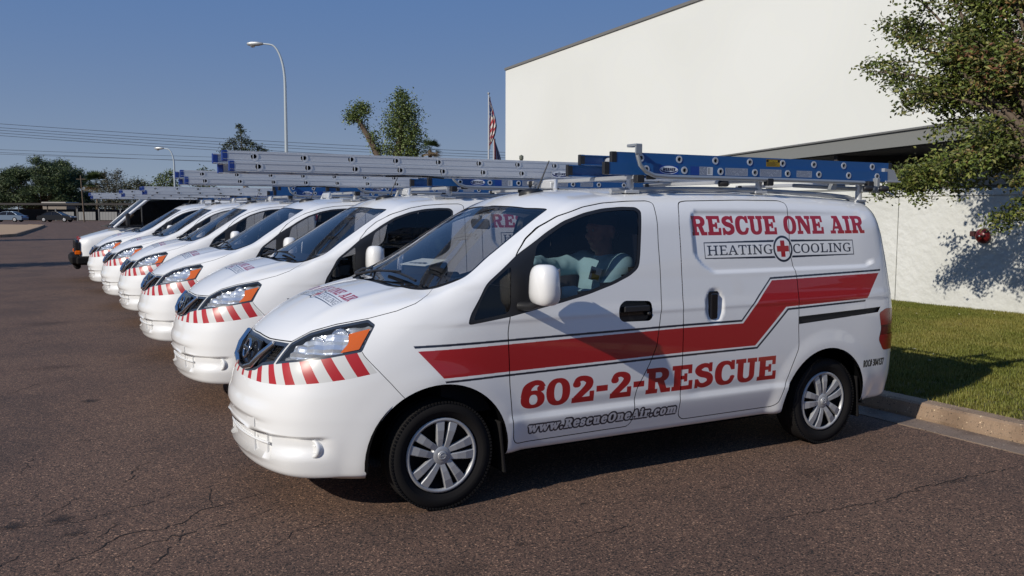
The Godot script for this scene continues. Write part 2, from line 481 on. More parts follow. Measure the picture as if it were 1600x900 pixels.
	# red alarm bell
	var bell := thing("alarm_bell", "round dark red bell on the white wall under the branches", "bell", Vector3(11.72, 1.27, -3.2))
	var bm := MB.new()
	bm.lathe([Vector2(0.0, 0.115), Vector2(0.05, 0.11), Vector2(0.09, 0.09), Vector2(0.112, 0.05), Vector2(0.118, 0.03), Vector2(0.118, 0.022), Vector2(0.0, 0.022)], 28, xfz(Vector3(-0.02, 0, 0), Vector3(-1, 0, 0)))
	obj("gong", bm, mat(0.13, 0.010, 0.010, 0.35), bell)
	var bb := MB.new(); bb.box(Vector3(-0.02, 0.0, 0), Vector3(0.05, 0.13, 0.13), Basis(), 0.01); bb.box(Vector3(-0.045, 0.03, -0.155), Vector3(0.09, 0.085, 0.085), Basis(), 0.012)
	obj("bracket", bb, mat(0.05, 0.012, 0.012, 0.6), bell)
	var bn := MB.new(); bn.lathe([Vector2(0.0, 0.128), Vector2(0.014, 0.126), Vector2(0.016, 0.112)], 12, xfz(Vector3(-0.02, 0, 0), Vector3(-1, 0, 0))); obj("nut", bn, M.galv, bell)

# ------------------------------------------------------------------ buildings
func buildings():
	# tall white hall: its long wall runs past the row of vans
	var A := Vector3(22.08, 0, -38.46); var B := Vector3(20.95, 0, -21.12)
	var d := (B - A).normalized(); var back := Vector3(0, 1, 0).cross(d).normalized()   # away from the camera
	if back.x < 0: back = -back
	var hall := thing("white_hall", "tall plain white building with a sloping roofline behind the vans", "building", A)
	var L := 36.0
	var bs := Basis(d, Vector3.UP, back)
	var mb := MB.new(); mb.box(d * L * 0.5 + back * 15.0 + Vector3(0, 4.75, 0), Vector3(L, 9.5, 30.0), bs); obj("wall", mb, M.building_white, hall)
	var rf := MB.new(); rf.box(d * (L * 0.5) + back * 15.0 + Vector3(0, 9.56, 0), Vector3(L + 0.12, 0.13, 30.12), bs, 0.01); obj("roof_coping", rf, M.grey_trim, hall)
	var vp := thing("vent_post", "short grey post just above the ladders before the white building", "post", Vector3(13.6, 0, -21.3))
	var vm := MB.new(); vm.tube([Vector3.ZERO, Vector3(0, 3.45, 0)], 0.055, 8); vm.lathe([Vector2(0.075, 0.0), Vector2(0.075, 0.12), Vector2(0.0, 0.16)], 10, xfz(Vector3(0, 3.42, 0), Vector3.UP)); obj("pipe", vm, mat(0.10, 0.11, 0.085, 0.7), vp)
	# carport roof with a deep grey fascia between the garden wall and the hall
	var P := Vector3(14.52, 0, -11.96); var Q := Vector3(12.34, 0, -4.82)
	var e := (Q - P).normalized(); var eb := Vector3.UP.cross(e).normalized()
	if eb.x < 0: eb = -eb
	var cpt := thing("carport", "flat carport roof with a grey fascia and dark underside", "carport", P)
	var cb := Basis(e, Vector3.UP, eb)
	var Lc := 24.0
	var fa := MB.new(); fa.box(e * (Lc * 0.5 - 1.0) + eb * 0.03 + Vector3(0, 2.93, 0), Vector3(Lc, 0.26, 0.06), cb); obj("fascia", fa, M.grey_roof, cpt)
	var fe := MB.new(); fe.box(e * (Lc * 0.5 - 1.0) + eb * 0.02 + Vector3(0, 3.08, 0), Vector3(Lc, 0.04, 0.12), cb, 0.01); obj("roof_edge", fe, M.grey_trim, cpt)
	var so := MB.new(); so.box(e * (Lc * 0.5 - 1.0) + eb * 3.1 + Vector3(0, 2.84, 0), Vector3(Lc - 0.1, 0.12, 6.0), cb); obj("roof_deck", so, M.soffit, cpt)
	for i in 6:
		var bmm := MB.new(); bmm.box(e * (1.0 + i * 3.6) + eb * 3.1 + Vector3(0, 2.70, 0), Vector3(0.12, 0.16, 5.9), cb); obj("beam", bmm, M.soffit, cpt)
	for i in 4:
		for j in 2:
			var ps := MB.new(); ps.box(e * (1.0 + i * 6.4) + eb * (0.6 + j * 5.0) + Vector3(0, 1.3, 0), Vector3(0.12, 2.6, 0.12), cb); obj("post", ps, M.grey_trim, cpt)
	# storage shed whose pale grey gable shows above the wall
	var sh := thing("grey_shed", "pale grey shed roof showing just above the white wall", "shed", Vector3(14.2, 0, -5.6))
	var sm := MB.new(); sm.box(Vector3(0.8, 1.06, 1.2), Vector3(1.7, 2.12, 12.0)); obj("wall", sm, M.grey_roof, sh)
	var sg := MB.new(); sg.prism(PackedVector2Array([Vector2(-0.15, 2.13), Vector2(3.2, 2.13), Vector2(3.2, 2.56), Vector2(0.12, 2.56), Vector2(0.02, 2.50)]), Transform3D(Basis(Vector3(0, 0, 1), Vector3.UP, Vector3(-1, 0, 0)), Vector3(0.9, 0, 0.0)), 1.0); obj("roof", sg, M.pale_grey, sh)

# ------------------------------------------------------------------ far background at the left
func backdrop():
	var R := Vector3(0.88, 0, 0.475).normalized(); var D := Vector3(-0.475, 0, 0.88).normalized()   # right, and towards the camera
	var yaw := atan2(-R.z, R.x)
	# raised kerbed bed at the left edge
	var isl := MB.new()
	isl.prism(PackedVector2Array([Vector2(-2.7, 57.0), Vector2(-3.4, 55.2), Vector2(-14, 52.0), Vector2(-14, 110.0), Vector2(-2.5, 98.0), Vector2(-1.1, 95.5), Vector2(-1.6, 80.0)]), Transform3D(Basis(Vector3(1, 0, 0), Vector3(0, 0, -1), Vector3(0, 1, 0)), Vector3(0, 0.001, 0)), 0.14)
	var io := obj("planting_bed", isl, M.sand); tag(io, "", "", "", "structure")
	var kb := MB.new()
	kb.prism(PackedVector2Array([Vector2(-2.55, 56.9), Vector2(-3.3, 55.0), Vector2(-14, 51.8), Vector2(-14, 52.02), Vector2(-3.42, 55.22), Vector2(-2.72, 57.0), Vector2(-1.62, 80.0), Vector2(-1.12, 95.5), Vector2(-2.5, 98.0), Vector2(-2.4, 98.2), Vector2(-0.92, 95.6), Vector2(-1.45, 80.0)]), Transform3D(Basis(Vector3(1, 0, 0), Vector3(0, 0, -1), Vector3(0, 1, 0)), Vector3(0, 0.001, 0)), 0.17)
	tag(obj("bed_kerb", kb, M.concrete), "", "", "", "structure")
	# long low carport and what stands under and behind it
	var C0 := Vector3(2.0, 0, -150.0)
	var cp := thing("long_carport", "long low dark carport beyond the far end of the lot", "carport", C0, yaw)
	var r := MB.new(); r.box(Vector3(2.0, 2.62, -3), Vector3(60, 0.32, 6.0)); obj("roof", r, M.dark_block, cp)
	for i in 13:
		var q := MB.new(); q.box(Vector3(-26.0 + i * 4.6, 1.25, -0.4), Vector3(0.14, 2.5, 0.14)); obj("post", q, M.soffit, cp)
	var bw := thing("boundary_wall", "dark block wall behind the long carport", "wall", C0 + D * -7.0, yaw)
	var b := MB.new(); b.box(Vector3(0, 0.9, 0), Vector3(120, 1.8, 0.2)); obj("wall", b, M.dark_block, bw)
	var fn := thing("gate_fence", "row of pale grey corrugated gate panels under the carport", "fence", C0 + D * 1.2, yaw)
	for i in 3:
		var q := MB.new()
		for k in 12: q.box(Vector3(-0.6 + i * 3.4 + k * 0.225, 0.75, 0.0 + (k % 2) * 0.02), Vector3(0.22, 1.3, 0.04))
		obj("fence_panel", q, mat(0.26, 0.26, 0.25, 0.8), fn)
	for i in 4:
		var q := MB.new(); q.box(Vector3(-0.85 + i * 3.4, 0.95, 0.02), Vector3(0.16, 1.9, 0.16)); obj("fence_post", q, M.grey_trim, fn)
	var pl := thing("block_planter", "tan block planter at the right end of the gate panels", "planter", C0 + D * 1.4 + R * 11.4, yaw)
	var pm := MB.new(); pm.box(Vector3(0, 0.5, 0), Vector3(2.6, 1.0, 1.2), Basis(), 0.03); obj("box", pm, mat(0.22, 0.16, 0.11, 0.9), pl)
	var ps := MB.new(); ps.box(Vector3(0, 1.005, 0), Vector3(2.3, 0.06, 0.95)); obj("soil", ps, M.soil, pl)
	var hs := thing("pale_house", "low house with a pale roof beyond the big tree", "house", Vector3(1.6, 0, -162.7), yaw)
	var hm := MB.new(); hm.box(Vector3(0, 1.35, 0), Vector3(4.0, 2.7, 4)); obj("wall", hm, mat(0.28, 0.24, 0.2, 0.9), hs)
	var hr := MB.new(); hr.prism(PackedVector2Array([Vector2(-2.2, 2.55), Vector2(2.2, 2.55), Vector2(2.0, 3.05), Vector2(-2.0, 3.05)]), Transform3D(Basis(), Vector3(0, 0, -2.3)), 4.6); obj("roof", hr, mat(0.45, 0.42, 0.38, 0.9), hs)
	# two parked cars
	far_car("parked_car", Vector3(-5.4, 0, -134.0), yaw + PI, mat(0.20, 0.26, 0.34, 0.3, 0.4), "silver blue sedan parked at the left edge beyond the bed")
	far_car("parked_car", Vector3(0.6, 0, -131.6), yaw, mat(0.014, 0.015, 0.018, 0.25), "black sedan parked in front of the carport")
	# tall street lamps
	lamp("street_lamp", Vector3(10.2, 0, -40.3), 10.15, 1.27, "tall grey street lamp with curved arm, nearer of the two", 0.075)
	lamp("street_lamp", Vector3(9.1, 0, -75.2), 6.95, 1.0, "small far street lamp rising behind the ladders at the left", 0.075)
	# utility pole and wires
	var up := thing("utility_pole", "slim dark utility pole right of the big round tree", "pole", Vector3(4.0, 0, -128.0))
	var u := MB.new(); u.tube([Vector3(-0.1, 0, 0), Vector3(-0.35, 6.4, 0)], [0.11, 0.08], 8); obj("pole", u, M.bark, up)
	var ua := MB.new(); ua.box(Vector3(-0.33, 5.9, 0), Vector3(1.3, 0.08, 0.08), Basis(Vector3.UP, yaw)); obj("crossarm", ua, M.bark, up)
	var wires := [[195, 247, 95], [201, 251, 95], [205, 255, 96], [209, 262, 96], [213, 266, 97], [236, 258, 120], [243, 262, 121], [240, 271, 122]]
	var cam := Vector3(-0.9902, 1.6261, 5.0398)
	for i in wires.size():
		var wd: Array = wires[i]
		var dist: float = wd[2]
		var pts := []
		var ya: float = 1.63 + (331.0 - wd[0]) / 1349.0 * dist; var yb: float = 1.63 + (331.0 - wd[1]) / 1349.0 * dist * 1.15
		var a := cam + R * (-0.62 * dist) - D * dist; var bq := cam + R * (0.20 * dist) - D * dist * 1.15
		a.y = ya; bq.y = yb
		for k in 25:
			var t := k / 24.0
			pts.append(a.lerp(bq, t) + Vector3(0, -4.0 * t * (1.0 - t) * 0.5, 0))
		var mb := MB.new(); mb.tube(pts, 0.022, 4, false)
		tag(obj("power_line", mb, mat(0.03, 0.03, 0.035, 0.7)), ["uppermost of the overhead power lines crossing the sky", "second overhead power line from the top", "third overhead power line from the top", "fourth overhead power line from the top", "fifth overhead power line from the top", "sixth overhead power line, at the level of the lamp heads", "seventh overhead power line, just above the lowest", "lowest of the overhead power lines crossing the sky"][i], "power line", "power lines across the sky")
	# flags
	flag(Vector3(26.5, 0, -49.3), 9.7, 0, "taller flagpole with a limp striped flag beside the white building")
	flag(Vector3(27.2, 0, -49.9), 6.9, 1, "shorter flagpole with a limp dark blue flag, nearest the white building")

func far_car(called: String, at: Vector3, yaw: float, paint: Material, label: String):
	var c := thing(called, label, "car", at, yaw, "cars parked far off")
	var body := MB.new()
	var lower := PackedVector2Array([Vector2(-2.35, 0.3), Vector2(-2.4, 0.62), Vector2(-2.3, 0.86), Vector2(-1.7, 0.95), Vector2(1.0, 0.97), Vector2(2.1, 0.82), Vector2(2.38, 0.62), Vector2(2.36, 0.3)])
	body.prism(lower, Transform3D(Basis(), Vector3(0, 0, -0.86)), 1.72)
	obj("body", body, paint, c)
	var rf := MB.new()
	var cab := [Vector2(-1.75, 0.95), Vector2(-1.05, 1.38), Vector2(-0.3, 1.46), Vector2(0.35, 1.40), Vector2(1.15, 0.96)]
	for i in 4:
		var p: Vector2 = cab[i]; var q: Vector2 = cab[i + 1]
		var zp := 0.84 - 0.26 * (p.y - 0.95) / 0.5; var zq := 0.84 - 0.26 * (q.y - 0.95) / 0.5
		if i == 1 or i == 2: rf.quad(Vector3(p.x, p.y, -zp), Vector3(p.x, p.y, zp), Vector3(q.x, q.y, zq), Vector3(q.x, q.y, -zq))
	for s in [-1.0, 1.0]:
		for i in 4:
			var p: Vector2 = cab[i]; var q: Vector2 = cab[i + 1]
			rf.tube([Vector3(p.x, p.y, s * (0.84 - 0.26 * (p.y - 0.95) / 0.5)), Vector3(q.x, q.y, s * (0.84 - 0.26 * (q.y - 0.95) / 0.5))], 0.035, 6)
		rf.tube([Vector3(-0.3, 0.95, s * 0.84), Vector3(-0.3, 1.45, s * 0.585)], 0.04, 6)
	obj("roof", rf, paint, c)
	for s in [-1.0, 1.0]:
		var w := MB.new()
		for i in range(1, 3): w.tri(Vector3(-1.75, 0.95, s * 0.83), Vector3(cab[i].x, cab[i].y - 0.02, s * (0.83 - 0.26 * (cab[i].y - 0.95) / 0.5)), Vector3(cab[i + 1].x, cab[i + 1].y - 0.02, s * (0.83 - 0.26 * (cab[i + 1].y - 0.95) / 0.5)))
		w.tri(Vector3(-1.75, 0.95, s * 0.83), Vector3(0.35, 1.38, s * 0.60), Vector3(1.15, 0.96, s * 0.83))
		obj("side_window", w, M.gloss_black, c)
	var ws := MB.new(); ws.quad(Vector3(1.15, 0.97, -0.8), Vector3(1.15, 0.97, 0.8), Vector3(0.36, 1.39, 0.58), Vector3(0.36, 1.39, -0.58)); obj("windshield", ws, M.gloss_black, c)
	var rw := MB.new(); rw.quad(Vector3(-1.74, 0.96, -0.8), Vector3(-1.74, 0.96, 0.8), Vector3(-1.06, 1.37, 0.6), Vector3(-1.06, 1.37, -0.6)); obj("rear_window", rw, M.gloss_black, c)
	for x in [-1.4, 1.45]:
		for s in [-1.0, 1.0]:
			var wh := MB.new(); wh.lathe([Vector2(0.0, 0.10), Vector2(0.2, 0.1), Vector2(0.32, 0.09), Vector2(0.335, 0.03), Vector2(0.335, -0.1)], 20, xfz(Vector3(x, 0.335, s * 0.78), Vector3(0, 0, s))); var wo := obj("wheel", wh, M.rubber, c)
			var hb := MB.new(); hb.lathe([Vector2(0.0, 0.115), Vector2(0.19, 0.11), Vector2(0.21, 0.10)], 16, xfz(Vector3(x, 0.335, s * 0.78), Vector3(0, 0, s))); obj("rim", hb, M.cover, wo)
	for s in [-1.0, 1.0]:
		var hl := MB.new(); hl.box(Vector3(2.28, 0.72, s * 0.62), Vector3(0.2, 0.13, 0.34), Basis(), 0.03); obj("headlight", hl, M.reflector, c)
		var tl := MB.new(); tl.box(Vector3(-2.34, 0.76, s * 0.64), Vector3(0.1, 0.14, 0.34), Basis(), 0.03); obj("tail_light", tl, M.red_dark, c)

func lamp(called: String, at: Vector3, h: float, reach: float, label: String, r: float):
	var t := thing(called, label, "street lamp", at, 0.0, "street lamps")
	var dir := Vector3(-0.8, 0, -0.6).normalized()
	var p := MB.new()
	var path := [Vector3.ZERO, Vector3(0, h * 0.55, 0), Vector3(0, h * 0.80, 0)]
	var rr := [r * 1.5, r * 1.1, r * 0.95]
	for k in range(1, 10):
		var a := k / 9.0 * PI * 0.5
		path.append(Vector3(0, h * 0.80, 0) + dir * reach * 0.62 * (1.0 - cos(a)) + Vector3(0, h * 0.20 * sin(a), 0)); rr.append(r * (0.95 - 0.4 * k / 9.0))
	path.append(path[-1] + dir * reach * 0.3 + Vector3(0, 0.05, 0)); rr.append(r * 0.5)
	p.tube(path, rr, 10); obj("pole", p, mat(0.42, 0.47, 0.50, 0.5, 0.2), t)
	var b := MB.new(); b.box(Vector3(0, 0.25, 0), Vector3(0.5, 0.5, 0.5), Basis(), 0.05); obj("base", b, M.concrete, t)
	var e: Vector3 = path[-1]
	var hd := MB.new(); hd.lathe([Vector2(0.0, -0.05), Vector2(0.09, 0.0), Vector2(0.15, 0.25), Vector2(0.16, 0.55), Vector2(0.11, 0.8), Vector2(0.0, 0.86)], 12, xfz(e, dir).scaled_local(Vector3(1.25, 0.7, 1.0))); obj("lamp_head", hd, M.galv, t)
	var gl := MB.new(); gl.lathe([Vector2(0.0, 0.0), Vector2(0.10, 0.03), Vector2(0.13, 0.08)], 12, xfz(e + dir * 0.55 + Vector3(0, -0.19, 0), Vector3.UP)); obj("lamp_glass", gl, M.pale_grey, t)

func flag(at: Vector3, h: float, which: int, label: String):
	var t := thing("flagpole", label, "flagpole", at, 0.0, "flagpoles")
	var p := MB.new(); p.tube([Vector3.ZERO, Vector3(0, h, 0)], [0.09, 0.05], 8); obj("pole", p, mat(0.55, 0.56, 0.57, 0.4, 0.4), t)
	var bl := MB.new(); bl.lathe([Vector2(0, -0.1), Vector2(0.08, -0.05), Vector2(0.1, 0), Vector2(0.08, 0.06), Vector2(0, 0.1)], 10, xfz(Vector3(0, h + 0.08, 0), Vector3.UP)); obj("finial", bl, M.galv, t)
	# the cloth hangs in folds, from the hoist down; colours by flag coordinates
	var cl := MB.new(); cl.hasc = true
	var R := Vector3(0.88, 0, 0.475).normalized(); var Dp := Vector3(-0.475, 0, 0.88)
	var H := 3.6 if which == 0 else 3.1
	var NU := 26; var NV := 40
	var grid := []
	for j in NV + 1:
		var row := []
		for i in NU + 1:
			var u := float(i) / NU; var vv := float(j) / NV
			# limp cloth: the fly end sags, width shrinks to folds
			var spread := 0.07 + 0.46 * sin(PI * clampf(vv * 1.15 - 0.05, 0, 1)) * (0.5 + 0.5 * (1.0 - absf(vv - 0.45)))
			var fx := u * spread + 0.05 * sin(u * 14.0 + vv * 5.0) * spread
			var fz := 0.13 * sin(u * 17.0 + vv * 3.0) * (0.3 + 0.7 * u)
			row.append(Vector3(0, h - 0.15 - vv * H - u * 0.35 * sin(PI * vv), 0) + R * (fx + 0.05) + Dp * fz)
		grid.append(row)
	for j in NV:
		for i in NU:
			var u := (i + 0.5) / NU; var vv := (j + 0.5) / NV
			var col := Color(0.6, 0.6, 0.58)
			if which == 0:
				# the canton's corner is uppermost and the stripes run down the folds
				var ca := u * 0.75 + vv * 0.65
				if vv < 0.36 and ca < 0.62: col = Color(0.025, 0.04, 0.14) if (i * 7 + j * 3) % 11 > 1 else Color(0.6, 0.6, 0.6)
				elif int(floor((vv * 1.1 + u * 0.5) * 13.0)) % 2 == 0: col = Color(0.38, 0.035, 0.04)
			else:
				col = Color(0.018, 0.026, 0.075)
				if u < 0.25 and vv < 0.5: col = Color(0.42, 0.07, 0.03)
				elif vv > 0.52 and vv < 0.70 and u < 0.7: col = Color(0.40, 0.20, 0.07)
			cl.tri(grid[j][i], grid[j][i + 1], grid[j + 1][i + 1]); cl.tri(grid[j][i], grid[j + 1][i + 1], grid[j + 1][i])
			for q in 6: cl.c.append(col)
	obj("flag", cl, M.leaf, t)

# ------------------------------------------------------------------ trees
func leafy(mb: MB, o: Vector3, r: float, count: int, len_: float, wid: float, cols: Array, squash := 0.8, fold := false, droop := 0.0):
	for i in count:
		var d := Vector3(rng.randfn(), rng.randfn() * squash, rng.randfn())
		var q := o + d * r * 0.5
		var ax := Vector3(rng.randfn(), rng.randfn() * 0.6 - droop, rng.randfn()).normalized()
		var sd := ax.cross(Vector3(rng.randfn(), rng.randfn() + 0.6, rng.randfn())).normalized()
		var nn := sd.cross(ax).normalized()
		if nn.y < 0: nn = -nn
		var L := len_ * (0.6 + rng.randf() * 0.7); var w := wid * (0.7 + rng.randf() * 0.6)
		var col: Color = cols[rng.randi() % cols.size()]
		col = col * (0.75 + rng.randf() * 0.5)
		var tip := q + ax * L; var mid := q + ax * L * 0.45
		if fold:
			var up := nn * w * 0.35
			mb.tri3(q, mid + sd * w + up, tip, (nn - sd * 0.4).normalized(), (nn - sd * 0.4).normalized(), (nn - sd * 0.4).normalized())
			mb.tri3(q, tip, mid - sd * w + up, (nn + sd * 0.4).normalized(), (nn + sd * 0.4).normalized(), (nn + sd * 0.4).normalized())
		else:
			mb.tri3(q, mid + sd * w, tip, nn, nn, nn); mb.tri3(q, tip, mid - sd * w, nn, nn, nn)
		for k in 6: mb.c.append(col)

func limbs(mb: MB, o: Vector3, dir: Vector3, len_: float, r: float, depth: int, tips: Array, spread := 0.6, lift := 0.15, kids := 3):
	var path := [o]; var rr := [r]
	var d := dir.normalized()
	var p := o
	for k in 4:
		d = (d + Vector3(rng.randfn(), rng.randfn() * 0.5 + lift * 0.5, rng.randfn()) * 0.13).normalized()
		p += d * len_ / 4.0
		path.append(p); rr.append(r * (1.0 - 0.12 * (k + 1)))
		if depth <= 2 and k >= 1: tips.append([p, depth])
	mb.tube(path, rr, 5 if depth < 2 else 8, true)
	if depth <= 0:
		tips.append([p, 0]); return
	for k in kids:
		var a := TAU * (k + rng.randf() * 0.6) / kids
		var s := d.cross(Vector3(0.3, 1, 0.2)).normalized(); var w := s.cross(d)
		var nd := (d + (s * cos(a) + w * sin(a)) * spread * (0.7 + rng.randf() * 0.6) + Vector3(0, lift, 0)).normalized()
		limbs(mb, p, nd, len_ * (0.62 + rng.randf() * 0.2), r * 0.58, depth - 1, tips, spread, lift, kids)

func tree(called: String, label: String, at: Vector3, trunk_h: float, first_len: float, r: float, depth: int, leaves: Dictionary, group := "", lean := Vector3.UP, spread := 0.6, lift := 0.15, kids := 3) -> Node3D:
	var t := thing(called, label, "tree", at, 0.0, group)
	var b := MB.new(); var tips := []
	b.tube([Vector3.ZERO, lean * trunk_h * 0.5 + Vector3(rng.randfn(), 0, rng.randfn()) * 0.04 * trunk_h, lean * trunk_h], [r * 1.35, r * 1.05, r], 10)
	for k in leaves.get("stems", 3):
		var a: float = TAU * (k + rng.randf() * 0.5) / leaves.get("stems", 3)
		limbs(b, lean * trunk_h, Vector3(cos(a) * leaves.get("open", 0.7), 1.0, sin(a) * leaves.get("open", 0.7)), first_len * (0.8 + rng.randf() * 0.4), r * 0.7, depth, tips, spread, lift, kids)
	obj("trunk", b, M.bark, t)
	var cr := MB.new(); cr.hasc = true
	for tp in tips:
		var k: int = leaves.n if tp[1] == 0 else int(leaves.n * 0.5)
		leafy(cr, tp[0], leaves.r, k, leaves.len, leaves.w, leaves.cols, leaves.get("squash", 0.7), leaves.get("fold", false), leaves.get("droop", 0.0))
	obj("crown", cr, M.leaf, t)
	return t

func palm(called: String, label: String, at: Vector3, h: float, fr: float, n: int, group := ""):
	var t := thing(called, label, "palm tree", at, 0.0, group)
	var b := MB.new(); b.tube([Vector3.ZERO, Vector3(0.1, h * 0.5, 0), Vector3(0, h, 0)], [0.28, 0.22, 0.2], 8); obj("trunk", b, M.bark, t)
	var c := MB.new(); c.hasc = true
	for i in n:
		var a := TAU * rng.randf(); var el := -0.6 + 1.9 * float(i) / n
		var d := Vector3(cos(a) * cos(el), sin(el), sin(a) * cos(el))
		var dry := el < -0.25
		var col := Color(0.22, 0.15, 0.07) if dry else Color(0.05, 0.075, 0.022) * (0.7 + rng.randf() * 0.6)
		var stem := Vector3(0, h, 0) + d * fr * 0.5
		c.tri3(Vector3(0, h, 0), Vector3(0.02, h, 0.02), stem, Vector3.UP, Vector3.UP, Vector3.UP)
		for q in 3: c.c.append(col)
		var sd := d.cross(Vector3.UP).normalized(); var nn := sd.cross(d).normalized()
		for k in 11:
			var g := -1.25 + 2.5 * k / 10.0
			var tip := stem + (d * cos(g) + sd * sin(g)) * fr * (0.55 + rng.randf() * 0.12) + Vector3(0, -0.12 * fr, 0)
			var m2 := stem.lerp(tip, 0.5); var pp := (sd * cos(g) - d * sin(g)) * fr * 0.035
			c.tri3(stem, m2 + pp, tip, nn, nn, nn); c.tri3(stem, tip, m2 - pp, nn, nn, nn)
			for q in 6: c.c.append(col)
	obj("crown", c, M.leaf, t)

func clump_tree(called: String, label: String, at: Vector3, r: float, clumps: Array, len_: float, wid: float, cols: Array, squash := 0.8):
	# a tree whose clumps of foliage sit at the ends of its limbs; each clump: right, up, depth, radius, leaves
	var t := thing(called, label, "tree", at)
	var R := Vector3(0.88, 0, 0.475).normalized(); var D := Vector3(-0.475, 0, 0.88)
	var b := MB.new(); var c := MB.new(); c.hasc = true
	var low := 1e9
	for q in clumps: low = minf(low, q[1])
	var fork := Vector3(0, low * 0.75, 0)
	b.tube([Vector3.ZERO, fork * 0.5 + R * rng.randfn() * 0.1, fork], [r * 1.3, r * 1.05, r], 8)
	for q in clumps:
		var e: Vector3 = R * q[0] + D * q[2] + Vector3(0, q[1], 0)
		b.tube([fork, fork.lerp(e, 0.5) + Vector3(rng.randfn() * 0.1, 0.15, 0), e], [r * 0.32, r * 0.2, r * 0.08], 5)
		leafy(c, e, q[3], q[4], len_, wid, cols, squash)
	obj("trunk", b, M.bark, t); obj("crown", c, M.leaf, t)

